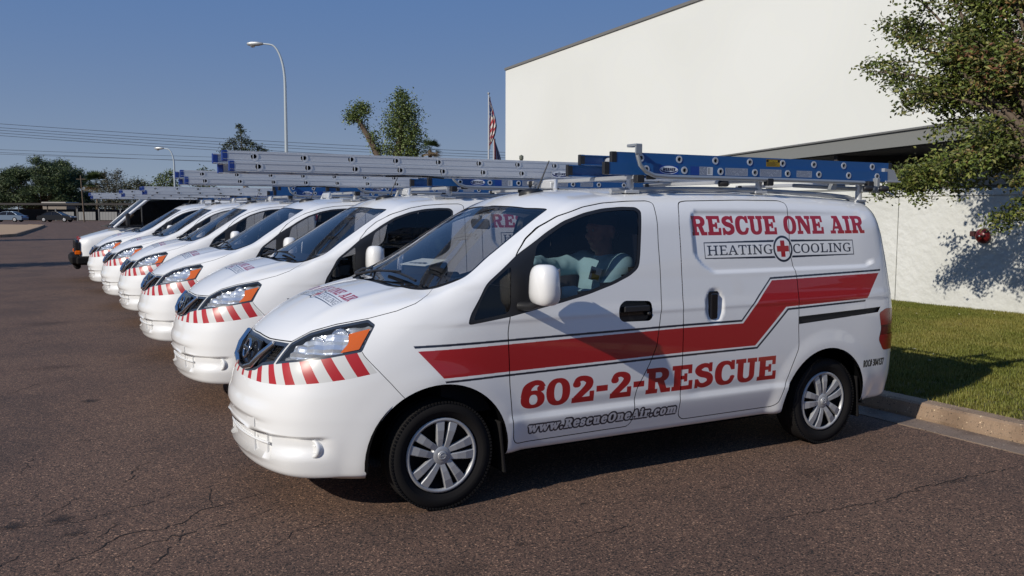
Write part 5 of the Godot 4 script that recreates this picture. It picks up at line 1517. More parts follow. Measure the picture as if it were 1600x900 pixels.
		sh.box(Vector3(2.735, 1.03, (hz + 0.008) * sf), Vector3(0.062, 0.17, 0.026), Basis(), 0.012); sh.box(Vector3(2.735, 1.03, hz * sf), Vector3(0.075, 0.19, 0.012), Basis(), 0.005)
		obj("door_handle", sh, M.gloss_black, sd)
		obj("slide_rail", piece(rl, s, 0.012), M.black, van)
		obj("quarter_window", piece(qwp, s, 0.006), M.glass_side, van)
		obj("window_trim", piece(trim, s, 0.003), M.black, van)
		var tlo := obj("tail_light", piece(tmid[1], s, -0.002), M.red_plastic, van)
		obj("lamp_band", piece(tmid[0], s, 0.002), M.red_dark, tlo)
		# mirror
		var mi := MB.new()
		mirror_shell(mi, Vector3(1.385, 1.228, 1.005 * sf), sf)
		var mo := obj("side_mirror", mi, M.paint, van)
		var ml := MB.new(); ml.box(Vector3(1.447, 1.232, 1.005 * sf), Vector3(0.008, 0.175, 0.135), Basis(), 0.003); obj("mirror_glass", ml, M.chrome, mo)
		var ma := MB.new(); ma.tube([Vector3(1.33, 1.098, 0.84 * sf), Vector3(1.36, 1.105, 0.92 * sf), Vector3(1.38, 1.14, 1.0 * sf)], [0.028, 0.024, 0.03], 8); obj("mirror_arm", ma, M.black, mo)
		for x in [1.235, 4.135]:
			var mf := MB.new(); mf.box(Vector3(x, 0.30, 0.735 * sf), Vector3(0.018, 0.30, 0.17), Basis(Vector3(0, 0, 1), 0.1), 0.006); obj("mud_flap", mf, M.rubber, van)
	obj("body_shell", piece(all, 0), M.paint, van)
	obj("panel_gap", piece(gaps, 0, 0.012), M.gap, van)
	# dark lining behind the outer skin (coarse), except behind glass
	var lm := MB.new()
	var nr := 130
	for half in [1.0, -1.0]:
		for i in range(108, 204, 3):
			for j in range(8, nr - 6, 3):
				var q := []
				for w in [[i, j], [i + 3, j], [i + 3, j + 3], [i, j + 3]]:
					var id: int = w[0] * nr + mini(w[1], nr - 1)
					var p := BP[id] - BN[id] * 0.05
					q.append(p)
				var m: Vector3 = (q[0] + q[2]) * 0.5
				if m.x > 2.5 or m.y < 0.45 or (m.y < 0.99 and m.x < 1.34): continue
				if Geometry2D.is_point_in_polygon(Vector2(m.x, m.y), gh) and m.z > 0.5: continue
				if m.y > 1.1 and Geometry2D.is_point_in_polygon(Vector2(m.x, m.z), shrink(scr, -0.02)): continue
				for w in q.size(): q[w] = Vector3(q[w].x, q[w].y, q[w].z * half)
				lm.quad(q[0], q[1], q[2], q[3])
	obj("cabin_lining", lm, M.lining, van)
	# floor, underbody, wheel wells
	var ub := MB.new()
	ub.box(Vector3(2.28, 0.30, 0), Vector3(2.05, 0.10, 1.55)); ub.box(Vector3(0.85, 0.42, 0), Vector3(1.1, 0.30, 1.02)); ub.box(Vector3(3.75, 0.42, 0), Vector3(1.1, 0.30, 1.02)); ub.box(Vector3(4.35, 0.36, 0), Vector3(0.3, 0.16, 1.4)); ub.box(Vector3(1.5, 0.45, 0), Vector3(0.4, 0.3, 1.5));
	obj("underbody", ub, M.gap, van)
	var pa := MB.new(); pa.prism(PackedVector2Array([Vector2(-0.78, 0.3), Vector2(0.78, 0.3), Vector2(0.79, 1.0), Vector2(0.74, 1.35), Vector2(0.62, 1.66), Vector2(0.4, 1.72), Vector2(-0.4, 1.72), Vector2(-0.62, 1.66), Vector2(-0.74, 1.35), Vector2(-0.79, 1.0)]), Transform3D(Basis(Vector3(0, 0, 1), Vector3(0, 1, 0), Vector3(-1, 0, 0)), Vector3(2.50, 0, 0)), 0.03)
	obj("partition", pa, M.gap, van)
	for c in [[0.852, 0.300, 0.412], [3.765, 0.290, 0.408]]:
		for s in [1.0, -1.0]:
			var wl := MB.new()
			for k in 28:
				var a0 := -0.10 + (PI + 0.20) * k / 28.0; var a1 := -0.10 + (PI + 0.20) * (k + 1) / 28.0
				var p0 := Vector3(c[0] + c[2] * cos(a0), c[1] + c[2] * sin(a0), 0); var p1 := Vector3(c[0] + c[2] * cos(a1), c[1] + c[2] * sin(a1), 0)
				wl.quad(p0 + Vector3(0, 0, 0.50 * s), p1 + Vector3(0, 0, 0.50 * s), p1 + Vector3(0, 0, 0.825 * s), p0 + Vector3(0, 0, 0.825 * s))
				wl.tri(Vector3(c[0], c[1], 0.50 * s), p0 + Vector3(0, 0, 0.5 * s), p1 + Vector3(0, 0, 0.5 * s))
			obj("wheel_well", wl, M.gap, van)
	# wheels
	var tyre := MB.new()
	tyre.lathe([Vector2(0.205, -0.07), Vector2(0.225, -0.085), Vector2(0.265, -0.098), Vector2(0.288, -0.090), Vector2(0.298, -0.076), Vector2(0.302, -0.045), Vector2(0.302, -0.040), Vector2(0.296, -0.038), Vector2(0.296, -0.032), Vector2(0.302, -0.030), Vector2(0.303, 0.0), Vector2(0.302, 0.030), Vector2(0.296, 0.032), Vector2(0.296, 0.038), Vector2(0.302, 0.040), Vector2(0.302, 0.045), Vector2(0.298, 0.076), Vector2(0.288, 0.090), Vector2(0.265, 0.098), Vector2(0.245, 0.097), Vector2(0.243, 0.094), Vector2(0.225, 0.088), Vector2(0.212, 0.078), Vector2(0.207, 0.065), Vector2(0.205, 0.0)], 56, Transform3D())
	for k in 96:   # shoulder sipes
		var a := TAU * k / 96.0
		tyre.box(Vector3(cos(a) * 0.2945, sin(a) * 0.2945, 0.083), Vector3(0.012, 0.012, 0.022), Basis(Vector3(0, 0, 1), a))
	var cover := wheel_cover()
	var back := MB.new(); back.lathe([Vector2(0.0, 0.035), Vector2(0.14, 0.03), Vector2(0.19, 0.055), Vector2(0.205, 0.06)], 32, Transform3D())
	var hubn := MB.new()
	for k in 5: hubn.lathe([Vector2(0, 0.05), Vector2(0.009, 0.048), Vector2(0.010, 0.03)], 8, Transform3D(Basis(), Vector3(cos(TAU * k / 5.0) * 0.075, sin(TAU * k / 5.0) * 0.075, 0)))
	back.add(hubn)
	for x in [0.865, 3.79]:
		for s in [1.0, -1.0]:
			var w := Node3D.new(); w.name = "wheel" if not van.has_node("wheel") else "wheel_%03d" % van.get_children().filter(func(n): return n.name.begins_with("wheel") and not n.name.begins_with("wheel_well")).size()
			van.add_child(w, true)
			w.position = Vector3(x, 0.302, 0.728 * s); w.rotation.y = 0.0 if s > 0 else PI
			w.rotation.z = 0.0 if x < 2.0 else 0.35 * s
			obj("tyre", tyre, M.rubber, w); obj("wheel_cover", cover[0], M.cover, w); obj("steel_rim", back, M.steel_dark, w); obj("hub_cap", cover[1], M.cover, w)
	# wipers, aerial
	for wq in [[0.80, -0.42, 0.885, -0.08, 0.868, 0.44], [0.86, -0.62, 0.935, -0.50, 0.80, -0.13]]:
		var wp := MB.new()
		var A := on_top(wq[0], wq[1], 0.015); var B := on_top(lerpf(wq[2], wq[4], 0.5), lerpf(wq[3], wq[5], 0.5), 0.035)
		wp.tube([A, A.lerp(B, 0.5) + Vector3(0, 0.015, 0), B], [0.012, 0.009, 0.006], 6)
		var bl := []
		for k in 9: bl.append(on_top(lerpf(wq[2], wq[4], k / 8.0), lerpf(wq[3], wq[5], k / 8.0), 0.016 + 0.006 * sin(PI * k / 8.0)))
		wp.tube(bl, 0.008, 6); obj("wiper", wp, M.black, van)
	var ae := MB.new(); var ab := on_top(1.80, 0.10, 0.0)
	ae.lathe([Vector2(0.048, -0.01), Vector2(0.044, 0.012), Vector2(0.028, 0.026), Vector2(0.0, 0.034)], 14, Transform3D(Basis(Vector3(2.0, 0.22, 0), Vector3(0, 0, -0.8), Vector3(-0.15, 1, 0)), ab + Vector3(0.02, 0, 0)))
	ae.tube([ab + Vector3(0.07, 0.03, 0), ab + Vector3(0.155, 0.215, 0)], [0.006, 0.0035], 6)
	obj("aerial", ae, M.black, van)
	cabin(van)
	rack(van)

func p_s(p: Vector3) -> float: return p.x + p.z

func mirror_shell(mb: MB, c: Vector3, s: float):
	# rounded housing: superellipsoid, flatter at the back where the glass sits
	var NU := 24; var NV := 16
	var P := []; var Nn := []
	for j in NV + 1:
		var v := -PI * 0.5 + PI * j / NV
		var rp := []; var rn := []
		for i in NU + 1:
			var u := TAU * i / NU
			var d := Vector3(cos(v) * cos(u), sin(v), cos(v) * sin(u))
			var e := 0.55
			var q := Vector3(signf(d.x) * pow(absf(d.x), e), signf(d.y) * pow(absf(d.y), e), signf(d.z) * pow(absf(d.z), e))
			var taper := 1.0 - 0.16 * q.y
			rp.append(c + Vector3(q.x * 0.070 * (1.0 if q.x < 0 else 0.85) - 0.015 * q.y * 0 + 0.01, q.y * 0.112, q.z * 0.093 * taper))
			var g := Vector3(signf(q.x) * pow(absf(q.x), 1.6) / 0.07, signf(q.y) * pow(absf(q.y), 1.6) / 0.112, signf(q.z) * pow(absf(q.z), 1.6) / 0.093)
			rn.append((g + Vector3(0, 1e-4, 0)).normalized())
		P.append(rp); Nn.append(rn)
	for j in NV:
		for i in NU:
			mb.tri3(P[j][i], P[j + 1][i], P[j + 1][i + 1], Nn[j][i], Nn[j + 1][i], Nn[j + 1][i + 1])
			mb.tri3(P[j][i], P[j + 1][i + 1], P[j][i + 1], Nn[j][i], Nn[j + 1][i + 1], Nn[j][i + 1])

func wheel_cover() -> Array:
	var m := MB.new()
	m.lathe([Vector2(0.186, 0.070), Vector2(0.189, 0.084), Vector2(0.196, 0.088), Vector2(0.205, 0.086), Vector2(0.208, 0.078)], 56, Transform3D())
	m.lathe([Vector2(0.0, 0.086), Vector2(0.030, 0.086), Vector2(0.050, 0.082), Vector2(0.060, 0.070), Vector2(0.062, 0.05)], 30, Transform3D())
	for k in 5:
		for e in [-1.0, 1.0]:
			var a: float = deg_to_rad(80.0 + 72.0 * k) + deg_to_rad(6.8) * e
			var d := Vector3(cos(a), sin(a), 0); var w := Vector3(-sin(a), cos(a), 0)
			var tw: Vector3 = w * -0.020 * e
			# a blade, wider outwards, bulging a little towards the viewer
			var rs := [0.040, 0.09, 0.14, 0.190]; var hw := [0.0155, 0.0185, 0.0225, 0.0265]; var hz := [0.080, 0.088, 0.090, 0.083]
			for i in 3:
				var o1: Vector3 = d * rs[i] - tw * (0.65 + 0.25 * rs[i] / 0.19); var o2: Vector3 = d * rs[i + 1] - tw * (0.65 + 0.25 * rs[i + 1] / 0.19)
				var z1 := Vector3(0, 0, hz[i]); var z2 := Vector3(0, 0, hz[i + 1])
				var A: Vector3 = o1 - w * hw[i] + z1; var B: Vector3 = o1 + w * hw[i] + z1; var C: Vector3 = o2 + w * hw[i + 1] + z2; var D: Vector3 = o2 - w * hw[i + 1] + z2
				var dn := Vector3(0, 0, -0.004); var ch := w * 0.004
				m.quad(A + ch, B - ch, C - ch, D + ch)
				m.quad(A + ch, A + dn, D + dn, D + ch); m.quad(B - ch, B + dn, C + dn, C - ch)
				m.quad(A + dn, A + dn * 6, D + dn * 6, D + dn); m.quad(B + dn, B + dn * 6, C + dn * 6, C + dn)
	var h := MB.new()
	h.lathe([Vector2(0.0, 0.094), Vector2(0.022, 0.093), Vector2(0.026, 0.089), Vector2(0.028, 0.084)], 24, Transform3D())
	var ring := []
	for k in 17: ring.append(Vector3(cos(TAU * k / 16.0) * 0.017, sin(TAU * k / 16.0) * 0.016, 0.094))
	h.tube(ring, 0.0022, 5, false); h.box(Vector3(0, 0, 0.0945), Vector3(0.044, 0.007, 0.003))
	return [m, h]

func cabin(van: Node3D):
	var d := MB.new()
	d.prism(PackedVector2Array([Vector2(0.90, 0.5), Vector2(0.90, 1.13), Vector2(1.02, 1.195), Vector2(1.20, 1.215), Vector2(1.36, 1.19), Vector2(1.46, 1.10), Vector2(1.50, 0.92), Vector2(1.44, 0.62), Vector2(1.30, 0.5)]), Transform3D(Basis(), Vector3(0, 0, -0.72)), 1.44)
	obj("dashboard", d, M.seat, van)
	var st := MB.new(); var ring := []; var sx := xfz(Vector3(1.64, 1.145, 0.40), Vector3(0.86, 0.5, 0))
	for k in 33: ring.append(sx * Vector3(cos(TAU * k / 32.0) * 0.185, sin(TAU * k / 32.0) * 0.185, 0))
	st.tube(ring, 0.014, 8, false)
	st.lathe([Vector2(0, 0.015), Vector2(0.05, 0.012), Vector2(0.07, -0.01), Vector2(0.05, -0.04)], 16, sx)
	for a in [0.0, PI, -PI * 0.5]: st.tube([sx * Vector3(cos(a) * 0.05, sin(a) * 0.05, -0.005), sx * Vector3(cos(a) * 0.18, sin(a) * 0.18, 0)], 0.013, 6)
	st.tube([sx * Vector3(0, 0, -0.02), sx * Vector3(0, 0, -0.26)], 0.035, 8)
	obj("steering_wheel", st, M.black, van)
	for s in [1.0, -1.0]:
		var se := MB.new(); var z: float = 0.40 * s
		se.box(Vector3(2.0, 0.66, z), Vector3(0.52, 0.16, 0.50), Basis(Vector3(0, 0, 1), 0.08), 0.06)
		se.box(Vector3(2.06, 0.48, z), Vector3(0.42, 0.22, 0.42), Basis(), 0.03)
		var so := obj("seat", se, M.seat, van)
		var sb := MB.new(); sb.box(Vector3(2.31, 0.98, z), Vector3(0.13, 0.58, 0.47), Basis(Vector3(0, 0, 1), -0.16), 0.06); obj("backrest", sb, M.seat, so)
		var hr := MB.new(); hr.box(Vector3(2.375, 1.40, z), Vector3(0.09, 0.17, 0.25), Basis(Vector3(0, 0, 1), -0.12), 0.04); hr.tube([Vector3(2.36, 1.22, z - 0.06), Vector3(2.37, 1.36, z - 0.06)], 0.007, 6); hr.tube([Vector3(2.36, 1.22, z + 0.06), Vector3(2.37, 1.36, z + 0.06)], 0.007, 6); obj("headrest", hr, M.seat, so)
	var rm := MB.new(); rm.box(Vector3(1.50, 1.545, 0), Vector3(0.03, 0.065, 0.24), Basis(Vector3(0, 0, 1), 0.2), 0.012); rm.tube([Vector3(1.49, 1.57, 0), Vector3(1.50, 1.60, 0)], 0.01, 6); obj("rear_view_mirror", rm, M.black, van)

func rack(van: Node3D):
	# rails along the roof
	var rko := Node3D.new(); rko.name = "roof_rack"; van.add_child(rko)
	for s in [1.0, -1.0]:
		var rk := MB.new()
		var pa := []
		for k in 13: pa.append(on_top(lerpf(2.12, 4.42, k / 12.0), 0.57 * s, 0.022))
		rk.tube(pa, 0.018, 6); obj("rack_rail", rk, M.alu_dull, rko)
	for x in [2.27, 3.36, 4.36]:
		var cb := MB.new()
		cb.box(Vector3(x, 1.842, -0.02), Vector3(0.045, 0.026, 1.40), Basis(), 0.005); obj("crossbar", cb, M.alu_dull, rko)
		for z in [0.57, -0.57]:
			var y0 := top_y(x, z)
			var ft := MB.new(); ft.tube([Vector3(x, y0 + 0.01, z), Vector3(x, 1.832, z)], 0.024, 10); ft.box(Vector3(x, y0 + 0.012, z), Vector3(0.11, 0.02, 0.06), Basis(), 0.005); obj("rack_foot", ft, M.alu, rko)
			var bk := MB.new(); bk.box(Vector3(x, 1.830, z * 1.16), Vector3(0.06, 0.05, 0.05), Basis(), 0.008); obj("end_plug", bk, M.black, rko)
	# drop-down arm with its bent hook at the front of the blue ladder
	var arm := MB.new()
	arm.tube([Vector3(4.30, 1.842, 0.665), Vector3(3.4, 1.846, 0.668), Vector3(2.50, 1.846, 0.672), Vector3(2.38, 1.852, 0.675), Vector3(2.31, 1.875, 0.678), Vector3(2.265, 1.915, 0.68), Vector3(2.245, 1.97, 0.68), Vector3(2.245, 2.03, 0.68)], 0.014, 8)
	arm.box(Vector3(2.245, 2.035, 0.645), Vector3(0.05, 0.018, 0.10), Basis(), 0.004); arm.box(Vector3(2.245, 2.01, 0.688), Vector3(0.05, 0.06, 0.012), Basis(), 0.003)
	obj("ladder_arm", arm, M.galv, rko)
	var cl := MB.new()
	cl.box(Vector3(4.40, 1.80, 0.60), Vector3(0.09, 0.05, 0.12), Basis(), 0.008); cl.box(Vector3(4.20, 1.815, 0.50), Vector3(0.12, 0.04, 0.08), Basis(), 0.008); cl.box(Vector3(4.02, 1.812, 0.62), Vector3(0.05, 0.055, 0.05), Basis(), 0.006)
	cl.tube([Vector3(3.70, 1.815, 0.56), Vector3(4.42, 1.80, 0.56)], 0.014, 8); cl.tube([Vector3(4.44, 1.80, 0.68), Vector3(4.58, 1.755, 0.70)], 0.006, 6)
	cl.box(Vector3(4.46, 1.825, 0.64), Vector3(0.035, 0.11, 0.05), Basis(), 0.005)
	obj("latch", cl, M.galv, rko)
	for q in [Vector3(4.30, 1.80, 0.69), Vector3(4.46, 1.80, 0.70), Vector3(2.40, 1.852, 0.60), Vector3(3.0, 1.815, 0.6)]:
		var kn := MB.new(); kn.lathe([Vector2(0, 0.045), Vector2(0.018, 0.042), Vector2(0.022, 0.03), Vector2(0.022, -0.02), Vector2(0, -0.024)], 10, xfz(q, Vector3(0.9, 0, 0.3))); obj("knob", kn, M.black, rko)
	# trapezoid support at the front of the far ladder
	var sp := MB.new()
	sp.tube([Vector3(2.16, top_y(2.16, -0.2) + 0.005, -0.16), Vector3(2.19, 1.84, -0.20), Vector3(2.19, 1.84, -0.48), Vector3(2.16, top_y(2.16, -0.52) + 0.005, -0.52)], 0.016, 6)
	sp.box(Vector3(2.2, 1.815, -0.34), Vector3(0.06, 0.05, 0.2), Basis(), 0.01)
	obj("ladder_support", sp, M.alu, rko)

# ------------------------------------------------------------------ the big older van at the end of the row
func old_van():
	var v := thing("full_size_van", "big older white van with black grille and black bumper, last in the row", "van", Vector3(-0.30, 0, -17.75))
	var b := MB.new()
	# lower body: sections from the nose backwards, rounded in plan
	var sec := [[0.0, 0.74, 0.50, 0.97], [0.06, 0.84, 0.48, 1.00], [0.25, 0.93, 0.46, 1.06], [0.60, 0.97, 0.44, 1.15], [0.95, 0.99, 0.44, 1.22], [1.2, 1.0, 0.42, 1.26], [5.4, 1.0, 0.42, 1.26], [5.5, 0.97, 0.45, 1.26]]
	var rings := []
	for s in sec:
		var p := PackedVector3Array()
		for q in [[-1.0, 0.0], [-1.0, 0.6], [-0.985, 0.86], [-0.90, 0.965], [-0.75, 1.0], [0.0, 1.035], [0.75, 1.0], [0.90, 0.965], [0.985, 0.86], [1.0, 0.6], [1.0, 0.0]]:
			p.append(Vector3(s[0], lerpf(s[2], s[3], q[1]), s[1] * q[0]))
		rings.append(p)
	loft(b, rings)
	obj("body", b, M.paint, v)
	var up := MB.new()
	var cab := [[0.92, 0.90, 0.90, 1.235], [0.98, 0.90, 0.94, 1.25]]
	# upper body behind the doors' front edge, with tumblehome
	var r2 := []
	for s in [[1.58, 0.80], [1.75, 0.82], [2.6, 0.83], [5.3, 0.82], [5.45, 0.78]]:
		var x: float = s[0]
		var p := PackedVector3Array()
		for q in [[-0.985, 1.25], [-0.96, 1.5], [-0.90, 1.80], [-0.82, 2.0], [-0.62, 2.08], [0.0, 2.11], [0.62, 2.08], [0.82, 2.0], [0.90, 1.80], [0.96, 1.5], [0.985, 1.25]]: p.append(Vector3(x + (0.0 if s[0] > 2.0 else (q[1] - 2.0) * 0.0), q[1] - (0.05 if s[0] < 1.6 and q[1] > 1.95 else 0.0), q[0]))
		if s[0] >= 2.6: r2.append(p)
	loft(up, r2)
	# roof skin over the cab, pillars
	var rf := []
	for s in [[1.50, 1.99], [1.62, 2.03], [1.9, 2.06], [2.6, 2.08]]:
		var p := PackedVector3Array()
		for q in [[-0.84, -0.13], [-0.78, -0.05], [-0.6, 0.0], [0.0, 0.03], [0.6, 0.0], [0.78, -0.05], [0.84, -0.13]]: p.append(Vector3(s[0], s[1] + q[1], q[0]))
		rf.append(p)
	loft(up, rf)
	for s in [1.0, -1.0]:
		up.tube([Vector3(0.72, 1.23, 0.93 * s), Vector3(1.1, 1.58, 0.90 * s), Vector3(1.52, 1.93, 0.84 * s), Vector3(1.9, 1.97, 0.845 * s), Vector3(2.6, 1.98, 0.85 * s)], [0.035, 0.035, 0.035, 0.045, 0.06], 8)
	obj("cab", up, M.paint, v)
	var ws := MB.new()
	for k in 8:
		var z0 := -0.89 + 1.78 * k / 8.0; var z1 := -0.89 + 1.78 * (k + 1) / 8.0
		var c0 := 0.10 * (1.0 - pow(z0 / 0.9, 2)); var c1 := 0.10 * (1.0 - pow(z1 / 0.9, 2))
		ws.quad(Vector3(0.72 - c0, 1.23, z0), Vector3(0.72 - c1, 1.23, z1), Vector3(1.52 - c1 * 0.5, 1.97, z1 * 0.93), Vector3(1.52 - c0 * 0.5, 1.97, z0 * 0.93))
	var dk := StandardMaterial3D.new(); dk.albedo_color = Color(0.012, 0.016, 0.022, 0.72); dk.roughness = 0.0; dk.metallic_specular = 0.14; dk.transparency = BaseMaterial3D.TRANSPARENCY_ALPHA
	obj("windshield", ws, dk, v)
	for s in [1.0, -1.0]:
		var sw := MB.new(); sw.quad(Vector3(0.80, 1.25, 0.965 * s), Vector3(1.55, 1.90, 0.86 * s), Vector3(2.55, 1.93, 0.87 * s), Vector3(2.55, 1.27, 0.975 * s)); obj("side_window", sw, dk, v)
		var fr := MB.new(); fr.tube([Vector3(0.78, 1.25, 0.975 * s), Vector3(2.6, 1.265, 0.985 * s)], 0.022, 6); fr.tube([Vector3(1.32, 1.26, 0.975 * s), Vector3(1.32, 1.74, 0.895 * s)], 0.02, 6); fr.box(Vector3(2.58, 1.58, 0.93 * s), Vector3(0.07, 0.68, 0.06), Basis(Vector3(1, 0, 0), -0.14 * s)); obj("window_frame", fr, M.black, v)
		var st := MB.new(); st.tri(Vector3(0.95, 1.02, 1.001 * s), Vector3(1.95, 1.02, 1.003 * s), Vector3(1.15, 0.90, 1.003 * s)); st.quad(Vector3(1.15, 0.90, 1.003 * s), Vector3(1.95, 1.02, 1.003 * s), Vector3(5.3, 1.02, 1.003 * s), Vector3(5.3, 0.90, 1.003 * s)); obj("red_stripe", st, M.tape_red, v)
		var nv := MB.new(); nv.box(Vector3(2.9, 1.048, 1.0 * s), Vector3(4.2, 0.012, 0.008)); obj("pinstripe", nv, M.slate, v)
		# lamps at the corners of the grille
		var hl := MB.new(); hl.box(Vector3(-0.02, 0.82, 0.66 * s), Vector3(0.10, 0.21, 0.30), Basis(Vector3.UP, -0.25 * s), 0.03); obj("headlight", hl, M.gloss_black, v)
		var am := MB.new(); am.box(Vector3(-0.01, 0.665, 0.66 * s), Vector3(0.13, 0.10, 0.34), Basis(Vector3.UP, -0.25 * s), 0.025); obj("turn_signal", am, M.amber, v)
		var mi := MB.new(); mi.box(Vector3(1.0, 1.42, 1.13 * s), Vector3(0.09, 0.30, 0.17), Basis(), 0.03); mi.tube([Vector3(1.05, 1.30, 0.96 * s), Vector3(1.0, 1.34, 1.08 * s)], 0.02, 6); obj("side_mirror", mi, M.black, v)
		for zz in [0.50, 0.60]:
			var rt := MB.new(); rt.box(Vector3(0.012, 0.965, zz * s), Vector3(0.05, 0.07, 0.035), Basis(Vector3(0, 0, 1), 0.2)); obj("red_tape", rt, M.tape_red, v)
	var g := MB.new(); g.box(Vector3(-0.03, 0.79, 0), Vector3(0.12, 0.32, 1.28), Basis(), 0.035); obj("grille", g, M.gloss_black, v)
	for i in 5:
		var sl := MB.new(); sl.box(Vector3(-0.095, 0.68 + i * 0.055, 0), Vector3(0.016, 0.016, 1.15), Basis(), 0.004); obj("grille_slat", sl, M.rubber, v.get_node("grille"))
	var bp := MB.new(); bp.box(Vector3(-0.10, 0.50, 0), Vector3(0.22, 0.22, 1.86), Basis(), 0.06); bp.box(Vector3(-0.06, 0.35, 0), Vector3(0.14, 0.12, 1.6), Basis(), 0.04)
	for s in [1.0, -1.0]: bp.box(Vector3(0.12, 0.49, 0.93 * s), Vector3(0.42, 0.2, 0.12), Basis(), 0.05)
	obj("bumper", bp, M.rubber, v)
	for x in [0.95, 4.4]:
		for s in [1.0, -1.0]:
			var wh := MB.new(); wh.lathe([Vector2(0.0, 0.05), Vector2(0.2, 0.06), Vector2(0.22, 0.09), Vector2(0.34, 0.10), Vector2(0.37, 0.06), Vector2(0.37, -0.12)], 28, xfz(Vector3(x, 0.37, 0.86 * s), Vector3(0, 0, s))); var wo := obj("wheel", wh, M.rubber, v)
			var rm := MB.new(); rm.lathe([Vector2(0.0, 0.09), Vector2(0.08, 0.08), Vector2(0.1, 0.065), Vector2(0.2, 0.075)], 24, xfz(Vector3(x, 0.37, 0.86 * s), Vector3(0, 0, s))); obj("rim", rm, M.cover, wo)
			var ar := MB.new(); ar.lathe([Vector2(0.0, 0.003), Vector2(0.46, 0.003)], 28, xfz(Vector3(x, 0.40, 1.0 * s), Vector3(0, 0, s))); obj("wheel_opening", ar, M.gap, v)
	for q in [[0.45, -0.3, 0.2], [0.50, 0.2, 0.65]]:
		var wp := MB.new(); wp.tube([Vector3(q[0] + 0.06, 1.245, q[1]), Vector3(0.72, 1.29, q[1] + 0.1), Vector3(0.71, 1.30, q[2])], 0.012, 6); obj("wiper", wp, M.black, v)
	var ds := MB.new(); ds.box(Vector3(1.25, 1.1, 0), Vector3(0.7, 0.25, 1.7), Basis(), 0.05); obj("dashboard", ds, M.seat, v)
	for s in [0.48, -0.48]:
		var se := MB.new(); se.box(Vector3(2.2, 0.95, s), Vector3(0.55, 0.2, 0.55), Basis(), 0.06); se.box(Vector3(2.5, 1.35, s), Vector3(0.15, 0.75, 0.5), Basis(Vector3(0, 0, 1), -0.15), 0.06); se.box(Vector3(2.57, 1.78, s), Vector3(0.1, 0.18, 0.28), Basis(), 0.04); obj("seat", se, M.seat, v)
	var pt := MB.new(); pt.box(Vector3(2.75, 1.3, 0), Vector3(0.04, 1.5, 1.7)); obj("partition", pt, M.lining, v)
	var li := MB.new(); li.prism(PackedVector2Array([Vector2(1.0, 1.2), Vector2(1.62, 1.86), Vector2(2.75, 1.92), Vector2(2.75, 1.2)]), Transform3D(Basis(), Vector3(0, 0, -0.80)), 0.03); li.box(Vector3(2.2, 1.90, 0), Vector3(1.0, 0.03, 1.5)); obj("cabin_lining", li, M.lining, v)
	var rr := MB.new()
	for x in [2.3, 4.6]: rr.box(Vector3(x, 2.16, 0), Vector3(0.05, 0.04, 1.6), Basis(), 0.008)
	for s in [0.7, -0.7]: rr.tube([Vector3(1.9, 2.13, s), Vector3(5.2, 2.13, s)], 0.02, 6)
	obj("roof_rack", rr, M.alu_dull, v)
	var lb := MB.new(); lb.box(Vector3(2.0, 2.14, 0), Vector3(0.2, 0.06, 1.0), Basis(), 0.02); obj("light_bar", lb, M.tape_white, v)

func loft(mb: MB, rings: Array):
	var n: int = rings[0].size()
	var nn := []
	for i in rings.size():
		var row := []
		for k in n:
			var a: Vector3 = rings[mini(i + 1, rings.size() - 1)][k] - rings[maxi(i - 1, 0)][k]
			var b: Vector3 = rings[i][mini(k + 1, n - 1)] - rings[i][maxi(k - 1, 0)]
			row.append(b.cross(a).normalized() * -1.0)
		nn.append(row)
	for i in rings.size() - 1:
		for k in n - 1:
			mb.tri3(rings[i][k], rings[i + 1][k], rings[i + 1][k + 1], nn[i][k], nn[i + 1][k], nn[i + 1][k + 1])
			mb.tri3(rings[i][k], rings[i + 1][k + 1], rings[i][k + 1], nn[i][k], nn[i + 1][k + 1], nn[i][k + 1])
	for e in [0, rings.size() - 1]:
		var c := Vector3.ZERO
		for p in rings[e]: c += p
		c /= n
		for k in n: mb.tri(c, rings[e][k], rings[e][(k + 1) % n])

